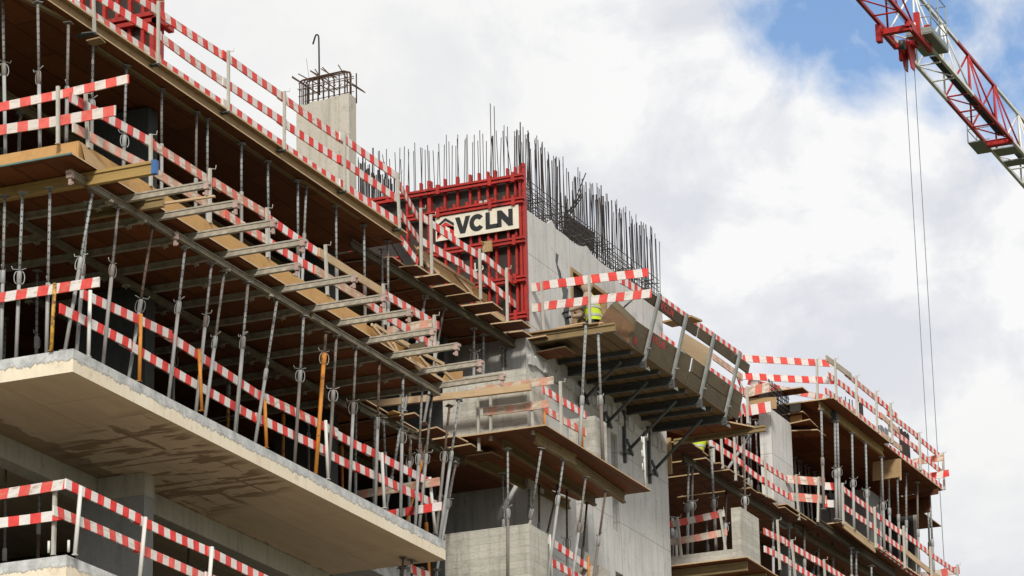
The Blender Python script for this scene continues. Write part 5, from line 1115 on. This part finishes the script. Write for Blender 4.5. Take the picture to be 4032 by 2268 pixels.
post(O(93, 455), O(104, 835), (1, .9), 'pale post under the wide plywood sheet of the bare far column', None, hook=False, w=.052)
tag(MB().use('plank').prism([PZ(H(1145, 700), 7.6), PZ(H(1360, 655), 7.6), PZ(H(1445, 692), 7.6), PZ(H(1220, 735), 7.6)], (0, 0, .04)).build('plank'), 'brown plank sticking out in the sky behind the second scaffold post', 'plank')
# ------------------------------------------------------------------ far roof deck (level 4)
za = 8.72
c1 = PZ(O(1003, 573), za); c2 = PZ(K(640, 622), za); c3 = PZ(K(612, 640), za); c4 = PZ(K(968, 918), za); cl_ = PZ(O(545, 632), za)
yA, yB = (c1.y+c2.y)/2, (c3.y+c4.y)/2
sheet([(c1.x, yA, za), (c2.x, yA, za), (c2.x, 9, za), (c1.x, 9, za)], .03, 'brown plywood soffit of the far roof deck, nearer half', 'plywood deck', 'plywood_soffit', 'soffit', None, 'wood')
sheet([(c2.x+.01, yB, za), (c4.x, yB, za), (c4.x, 9, za), (c2.x+.01, 9, za)], .03, 'brown plywood soffit of the far roof deck, end half', 'plywood deck', 'plywood_soffit', 'soffit', None, 'wood')
sheet([(c4.x-.02, 1.7, za+.002), (49, 1.7, za+.002), (49, 9, za+.002), (c4.x-.02, 9, za+.002)], .026, 'shaded plywood soffit behind the end of the far roof deck', 'plywood deck', 'plywood_soffit', 'soffit', None, 'wood')
tag(MB().use('darkply').prism([PX(O(*p), c1.x-.03) for p in ((552, 640), (664, 626), (664, 705), (552, 722))], (.02, 0, 0)).build('black_sheet'), 'black formwork sheet end under the far roof deck corner', 'sheet')
gF4 = 'timber beams under the far roof deck'
p, q = PZ(O(862, 690), za-.2), PZ(O(1005, 815), za-.2); ibeam(p, q, .2, 'short pale beam end under the far roof deck corner', gF4)
p, q = PZ(O(1010, 790), za-.2), PZ(K(592, 705), za-.2); ibeam(p, q, .2, 'long yellow timber beam under the far roof deck', gF4, 'yellowbeam')
tag(MB().use('steel').box((p.x-.05, p.y-.08, za-.26), (p.x+.12, p.y+.08, za)).build('beam_shoe'), 'dark steel shoe joining the far roof deck beams', 'bracket')
e = empty('beam_formwork', (40.6, yA+.35, 8.1), 'yellow plywood beam box hanging under the far roof deck', 'beam formwork')
pp = [PX(K(*p), 41.2)-V(e.location) for p in ((530, 740), (700, 718), (702, 832), (530, 858))]
MB().use('plank').prism(pp, (.03, 0, 0)).build('side_panel', parent=e)
pp = [PX(K(*p), 41.35)-V(e.location) for p in ((690, 725), (706, 722), (708, 852), (694, 855))]
MB().use('wood').prism(pp, (.03, 0, 0)).build('end_batten', parent=e)
tag(MB().use('soffit').prism([PX(K(*p), c4.x-.25) for p in ((640, 985), (884, 930), (886, 1052), (790, 1068), (640, 1085))], (.03, 0, 0)).build('plywood_sheet'), 'dark plywood side of the edge beam form at the far building end', 'sheet')
tag(MB().use('soffit').prism([PX(K(*p), c4.x-.6) for p in ((700, 962), (938, 905), (938, 938), (700, 985))], (.03, 0, 0)).build('plywood_sheet'), 'narrow dark plywood strip under the end of the far roof deck', 'sheet')
gR4, gR4P = 'guard boards of the far roof deck', 'posts of the far roof deck'
ya4, yb4 = (1, yA+.06), (1, yB+.06); FR = 'of the far roof deck'
run(ya4, [K(240, 78), K(380, 180), K(578, 345), K(682, 440)], ['dry', 'faded', 'stripe'], 'top rail', FR, 'its front corner', gR4, lap=.2)
run(yb4, [K(613, 415), K(812, 567), K(973, 705)], 'stripe', 'top rail', FR + ' end', 'the bare boards', gR4)
run(ya4, [K(245, 176), K(380, 275), K(588, 440), K(693, 535)], ['stripe', 'stripe', 'pale'], 'middle rail', FR, 'its front corner', gR4, lap=.1)
run(yb4, [K(628, 515), K(800, 640), K(965, 785)], 'stripe', 'middle rail', FR + ' end', 'the bare boards', gR4)
run(ya4, [K(236, 278), K(400, 390), K(600, 560), K(708, 640)], ['stripe', 'stripe', 'pale'], 'toe', FR, 'its front corner', gR4, lap=.1)
run(yb4, [K(630, 630), K(800, 745), K(965, 882)], 'stripe', 'toe', FR + ' end', 'the bare boards', gR4)
for i, (a, b, pl4) in enumerate([(K(287, 98), K(298, 356), ya4), (K(420, 205), K(424, 457), ya4), (K(543, 300), K(551, 556), ya4), (K(633, 375), K(646, 622), ya4), (K(811, 558), K(822, 792), yb4), (K(959, 683), K(969, 912), yb4)]):
    post(a, b, (1, pl4[1]-.02), f'grey post of the far roof deck railing, {ORD[i]} from its front corner', gR4P, w=.052)
board(PX(K(972, 690), c4.x-.1), PX(K(780, 722), c4.x-.1), 'faded', 'upper striped board across the end of the far roof deck', gR4, .18)
board(PX(K(1002, 787), c4.x-.1), PX(K(885, 808), c4.x-.1), 'stripe', 'lower striped board across the end of the far roof deck', gR4, .18)
board(PZ(O(65, 126), 9.95), PZ(O(992, 180), 9.95), 'stripe', 'upper striped board running back from the far roof deck corner', gR4, .17)
board(PZ(O(55, 308), 9.45), PZ(O(1008, 358), 9.45), 'stripe', 'middle striped board running back from the far roof deck corner', gR4, .17)
p = PZ(O(818, 168), 9.95); q = PY(O(826, 602), p.y); post(O(818, 168), O(826, 602), (1, p.y-.04), 'pale post of the railing running back from the far roof deck corner', gR4P, w=.052)
for k in range(11):
    a = K(694+k*6.0, 522+k*5+random.uniform(-8, 8)); p = PY(a, 2.2); rebar((p.x, 2.2, 8.7), p, 'upright rebar behind the railing of the far roof deck end', 'rebars on the far roof deck', .018)
for k in range(9):
    a = K(560+k*8, 505+k*4+random.uniform(-6, 6)); p = PY(a, 1.8); rebar((p.x, 1.8, 8.7), p, 'short rebar peeping over the toe board of the far roof deck', 'short rebars on the far roof deck', .014)
for i, a in enumerate((K(360, 335), K(385, 350), K(402, 355), K(335, 335))):
    p = PY(a, 1.6); rebar((p.x, 1.6, 8.7), p, 'short rebar near the front corner of the far roof deck', 'rebars near the far roof deck corner', .014)
p = PY(K(455, 375), 1.7); rebar((p.x, 1.7, 8.7), p, 'thick rebar bundle behind the middle of the far roof deck railing', None, .06)
gP4 = 'props under the far roof deck'
for i, (a, b, pc, y) in enumerate([(K(211, 418), K(229, 1122), 718, yA+.2), (K(295, 490), K(306, 1112), 795, yA+.25), (K(311, 490), K(327, 1105), 785, yA+.2), (K(402, 560), K(414, 1125), 855, yA+.2), (K(487, 622), K(501, 1185), 918, yA+.2), (K(587, 710), K(603, 1262), 995, yA+.2), (K(580, 712), K(580, 1200), 960, yA+.9), (K(627, 772), K(641, 1285), 1030, yA+.6), (K(683, 842), K(697, 1302), 1070, yA+.5), (K(738, 812), K(742, 1372), 1108, yB+.3), (K(807, 868), K(816, 1402), 1165, yB+.3), (K(872, 962), K(886, 1302), 1240, yB+1.0), (K(885, 925), K(912, 1449), 1225, yB+.3)]):
    prop_px(a, b, K(0, pc)[1], y, y, 5.88, None, f'grey steel prop under the far roof deck, {ORD[i]} from its front corner', gP4, rich=i < 6, r=.036)
for i, (a, b, pc) in enumerate([(K(38, 520), K(48, 800), 700), (K(103, 640), K(131, 1080), 820), (K(152, 600), K(170, 835), 815), (K(178, 690), K(207, 1115), 1000), (K(250, 680), K(276, 1115), 890), (K(122, 640), K(140, 900), 800), (K(525, 760), K(540, 1190), 1000), (K(565, 880), K(575, 1230), 1010), (K(655, 960), K(682, 1290), 1100), (K(355, 780), K(385, 1130), 990), (K(345, 800), K(365, 1100), 960), (K(90, 880), K(100, 1080), 900), (K(70, 740), K(75, 870), 850)]):
    prop_px(a, b, K(0, pc)[1], 2.9, 2.9, 5.8, 8.68, f'dim steel prop deep under the far roof deck, {ORD[i]} counted from the bare column', 'inner props under the far roof deck', rich=False)
column(*sorted((PY(K(415, 900), 3.2).x, PY(K(415, 900), 3.2).x+.1)), 3.0, 3.0+.9, 5.8, 8.7, 'shade-toned concrete column under the far roof deck')
p = PX(K(500, 900), 43.0); tag(MB().use('conc').box((43.0, p.y, 5.8), (43.9, p.y+1.3, 8.4)).build('concrete_column'), 'grey concrete column in the middle of the far block', 'column')
p = PX(K(800, 1100), 46.0); q = PX(K(782, 1100), 46.0); tag(MB().use('cream').box((46.0, p.y, 5.88), (46.2, q.y, 8.69)).build('concrete_column'), 'cream edge of the end column standing against the sky', 'column'); wall((46.0, q.y+.003, 5.88), (46.2, 8, 8.69), 'shade-toned concrete end wall behind the cream edged column')
wall((28, 7.5, 5.8), (45.9, 7.8, 8.68), 'shade-toned concrete wall deep under the far roof deck')
# ------------------------------------------------------------------ outer far deck (level 3)
zb = 5.85
d1 = PZ(Pq(862, 862), zb); d2 = PZ(Pq(1240, 1142), zb); d3 = PZ(K(830, 1432), zb); yC = (d1.y+d2.y+d3.y)/3
dl = PZ(Pq(700, 884), zb)
sheet([(d1.x, yC, zb), (49, yC, zb), (49, 9, zb), (d1.x, 9, zb)], .03, 'brown plywood soffit of the outer far deck', 'plywood deck', 'plywood_soffit', 'soffit', None, 'wood')
sheet([(d1.x-2.6, 1.02, zb-.1), (d1.x+.05, 1.02, zb-.1), (d1.x+.05, 3, zb-.1), (d1.x-2.6, 3, zb-.1)], .03, 'plank strip between the plank deck and the outer far deck', 'plank', 'plywood_plank', 'soffit', None, 'wood')
gC, gCP = 'guard boards of the outer far deck', 'posts of the outer far deck'
yc = (1, yC+.05)
board(PY(Pq(890, 828), yC+.02), PY(Pq(1243, 1108), yC+.02), 'wood', 'bare wooden toe board at the corner of the outer far deck', gC, .2)
run(yc, [Pq(1250, 1082), Pq(1560, 1310), K(900, 1490)], 'stripe', 'toe', 'of the outer far deck', 'the bare toe board', gC)
run(yc, [Pq(875, 440), Pq(1225, 705), Pq(1545, 940), K(885, 1290), K(1062, 1412)], 'stripe', 'top rail', 'of the outer far deck', 'its corner', gC)
run(yc, [Pq(880, 640), Pq(1205, 862), Pq(1560, 1125), K(885, 1400), K(1000, 1470)], ['stripe', 'stripe', 'wood', 'wood'], 'lower rail', 'of the outer far deck', 'its corner', gC)
for i, (a, b) in enumerate([(Pq(872, 428), Pq(882, 878)), (Pq(1226, 690), Pq(1241, 1137)), (Pq(1545, 900), Pq(1562, 1362)), (K(881, 1268), K(892, 1500)), (K(1049, 1380), K(1056, 1600))]):
    post(a, b, (1, yC+.01), f'grey hooked post of the outer far deck railing, {ORD[i]} from its corner', gCP, w=.052)
for i, (a, b) in enumerate([(Pq(848, 425), Pq(838, 470)), (Pq(852, 615), Pq(840, 660))]):
    p = PY(a, yC+.1); board(p, p+V((-.25, .35, 0)), 'stripe', f"{'upper' if i == 0 else 'lower'} red board end at the corner of the outer far deck", gC, .18)
board(PX(K(1068, 1388), 46.6), PX(K(800, 1432), 46.6), 'faded', 'striped board across the end of the outer far deck', gC, .2)
for x in (37.5, 40.5, 43.5): tag(MB().use('conc').box((x, 2.2, 2.96), (x+.9, 2.5, 5.73)).build('concrete_column'), 'shaded concrete column under the outer far deck', 'column', 'columns under the outer far deck')
for x in (28.5, 36, 44): column(x, x+.3, 1.8, 2.9, gz, 2.79, 'concrete column of the storeys below the photographed ones')
# ================================================================== TOWER CRANE JIB
ZJ, YL, YR = 36.0, 11.12, 10.05
XL = lambda px: PZ(px, ZJ).x
xa, xb_, xc = PZ(L(735, 232), ZJ).x, PZ(L(1140, 712), ZJ).x, PZ(L(1430, 1055), ZJ).x
tn = [PY(L(*p), (YL+YR)/2) for p in ((900, 160), (1100, 405), (1300, 640), (1480, 865))]
zt_ = sum(p.z for p in tn)/4; bay = (tn[3].x-tn[0].x)/3
cr = empty('crane_jib', (xa, (YL+YR)/2, ZJ), 'red and white lattice jib of a tower crane high above the building', 'crane')
co = V(cr.location)
def colr(x): return 'cranered' if x < xa+.3 or xb_ < x < xc else 'cranewhite'
segs = [(60, xa+.3), (xa+.3, xb_), (xb_, xc), (xc, 125)]
for y in (YL, YR):
    for a, b in segs: MB().use(colr((a+b)/2)).bar(V((a, y, ZJ))-co, V((b, y, ZJ))-co, .13, .13).build('bottom_chord', parent=cr)
xt1, xt2 = PY(L(1020, 300), 10.58).x, PY(L(1312, 640), 10.58).x
xt0 = PY(L(770, 0), 10.58).x-2
for a, b, m_ in ((xt0-12, xt0, 'cranered'), (xt0, xt1, 'cranewhite'), (xt1, xt2, 'cranered'), (xt2, 125, 'cranewhite')):
    MB().use(m_).bar(V((a, 10.585, zt_))-co, V((b, 10.585, zt_))-co, .12, .12).build('top_chord', parent=cr)
nx0 = tn[0].x-4*bay
for k in range(14):
    xt = nx0+k*bay; m_ = colr(xt+.2)
    T = V((xt, 10.585, zt_))-co
    for y in (YL, YR):
        for dx in (-.5, -.06, .5):
            if dx == -.06 and y == YL: continue
            MB().use(m_).tube([T, V((xt+dx*bay, y, ZJ))-co], .042 if dx != -.06 else .032, 6).build('lattice_bar', parent=cr)
    for h2 in (-.5, 0):
        MB().use(m_).tube([V((xt+h2*bay, YL, ZJ))-co, V((xt+h2*bay, YR, ZJ))-co], .035, 6).build('cross_bar', parent=cr)
    MB().use(m_).tube([V((xt-.5*bay, YL, ZJ))-co, V((xt, YR, ZJ))-co], .03, 6).build('cross_bar', parent=cr)
    MB().use(m_).tube([V((xt-.5*bay, YR, ZJ))-co, V((xt-.25*bay, YR+.3, ZJ+.4))-co], .03, 6).build('lattice_bar', parent=cr)
gw = MB().use('grating')
g0, g1 = XL(L(850, 440)), XL(L(1385, 1030))
for j in range(5): gw.box(V((g0, YR+.1+j*.07, ZJ+.1))-co, V((g1, YR+.15+j*.07, ZJ+.13))-co)
for k in range(80): gw.box(V((g0+(g1-g0)*k/80, YR+.095, ZJ+.08))-co, V((g0+(g1-g0)*k/80+.05, YR+.435, ZJ+.1))-co)
gw.build('walkway', parent=cr)
gw = MB().use('grating'); g2 = XL(L(1440, 1160))
for j in range(5): gw.box(V((g2, YR+.1+j*.07, ZJ+.1))-co, V((120, YR+.15+j*.07, ZJ+.13))-co)
gw.build('walkway', parent=cr)
for k in range(3):
    MB().use('cable').tube([V((60, 10.35+.2*k, ZJ+.35+.2*k))-co, V((122, 10.35+.2*k, ZJ+.35+.2*k))-co], .012, 5).build('trolley_rope', parent=cr)
# small service platforms
def plat(c0, c1, z, name, hoops):
    a, b = PZ(L(*c0), z), PZ(L(*c1), z); return a, b
a = PZ(L(735, 395), ZJ+.02); b = PZ(L(905, 430), ZJ+.02)
MB().use('platgrey').box(V((xa+.35, YR-.45, ZJ-.02))-co, V((xa+2.6, YR+.55, ZJ+.03))-co).box(V((xa+.35, YR-.47, ZJ+.03))-co, V((xa+2.6, YR-.43, ZJ+.25))-co).box(V((xa+.33, YR-.45, ZJ+.03))-co, V((xa+.37, YR+.55, ZJ+.25))-co).build('service_platform', parent=cr)
rl = MB().use('platgrey')
for xx in (xa+.4, xa+1.5, xa+2.55): rl.tube([V((xx, YR-.44, ZJ))-co, V((xx, YR-.44, ZJ+1.9))-co], .025, 6)
for zz in (.7, 1.2, 1.9): rl.tube([V((xa+.4, YR-.05, ZJ+zz))-co, V((xa+.4, YR-.44, ZJ+zz))-co, V((xa+2.55, YR-.44, ZJ+zz))-co, V((xa+2.55, YR-.05, ZJ+zz))-co], .022, 6)
rl.build('platform_rail', parent=cr)
xs = XL(L(1235, 1075))
MB().use('platgrey').box(V((xs-.6, YL-.05, ZJ-.1))-co, V((xs+.9, YL+.62, ZJ-.05))-co).build('service_platform', parent=cr)
rl = MB().use('platgrey')
for xx in (xs-.58, xs+.85): rl.tube([V((xx, YL+.6, ZJ-.1))-co, V((xx, YL+.6, ZJ+1.05))-co], .024, 6)
for zz in (.5, 1.05): rl.tube([V((xs-.58, YL+.05, ZJ+zz))-co, V((xs-.58, YL+.6, ZJ+zz))-co, V((xs+.85, YL+.6, ZJ+zz))-co, V((xs+.85, YL+.05, ZJ+zz))-co], .022, 6)
rl.build('platform_rail', parent=cr)
MB().use('cranered').box(V((xc-.15, YR, ZJ-.12))-co, V((xc+.15, YL, ZJ+.08))-co).build('joint_beam', parent=cr)
MB().use('platgrey').box(V((xc+.6, YR+.05, ZJ-.05))-co, V((xc+1.5, YL-.05, ZJ-.0))-co).build('walkway', parent=cr)
MB().use('platgrey').box(V((xc+2.2, YR+.05, ZJ-.05))-co, V((xc+2.9, YL-.05, ZJ-.0))-co).build('walkway', parent=cr)
# trolley
tr = empty('crane_trolley', (xa-.6, (YL+YR)/2, ZJ-.6), 'red hoist trolley hanging under the crane jib with two hoist ropes', 'crane trolley')
to = V(tr.location)
mb = MB().use('cranered')
mb.box(V((xa-1.3, YR-.1, ZJ-.42))-to, V((xa-1.05, YL+.15, ZJ-.2))-to)
mb.box(V((xa-1.5, YL-.05, ZJ-.75))-to, V((xa-1.2, YL+.15, ZJ-.05))-to); mb.box(V((xa-1.4, YR-.1, ZJ-.3))-to, V((xa+1.6, YR+.08, ZJ-.1))-to); mb.box(V((xa-1.4, YL-.1, ZJ-.35))-to, V((xa+.6, YL+.06, ZJ-.2))-to)
mb.box(V((xa+.6, YL-.25, ZJ-.8))-to, V((xa+.8, YL-.1, ZJ-.2))-to); mb.box(V((xa+.3, YR+.2, ZJ-.4))-to, V((xa+.7, YL-.1, ZJ-.2))-to)
mb.build('frame', parent=tr)
mb = MB().use('cranered'); mb.prism([V((xa-.15, 10.45, ZJ-.3))-to, V((xa+.95, 10.45, ZJ-.3))-to, V((xa+.75, 10.45, ZJ-1.3))-to, V((xa+.35, 10.45, ZJ-1.3))-to], (0, .05, 0)); mb.prism([V((xa-.15, 10.72, ZJ-.3))-to, V((xa+.95, 10.72, ZJ-.3))-to, V((xa+.75, 10.72, ZJ-1.3))-to, V((xa+.35, 10.72, ZJ-1.3))-to], (0, .05, 0)); mb.build('sheave_plate', parent=tr)
for s in (-.25, 1.0): MB().use('steel').tube([V((xa+s, 10.5, ZJ-.55))-to, V((xa+s, 10.7, ZJ-.55))-to], .2, 16).build('sheave', parent=tr)
for xx in (xa-.1, xa+1.3): MB().use('cranered').box(V((xx, YR-.12, ZJ-.15))-to, V((xx+.16, YR+.1, ZJ+.75))-to).build('side_plate', parent=tr)
for i, (a, b) in enumerate([(L(630, 500), K(945, 1405)), (L(697, 430), K(985, 1405))]):
    p = PY(a, 10.62)
    MB().use('cable').tube([p-to, V((p.x, 10.62, 2.0))-to], .014, 5).build('hoist_rope', parent=tr)
hb = MB().use('cranered').box(V((xa-.3, 10.45, 1.2))-to, V((xa+1.2, 10.8, 2.1))-to).tube([V((xa+.4, 10.62, 1.2))-to, V((xa+.4, 10.62, .8))-to, V((xa+.7, 10.62, .6))-to, V((xa+.4, 10.62, .4))-to], .07, 8)
hb.build('hook_block', parent=tr)
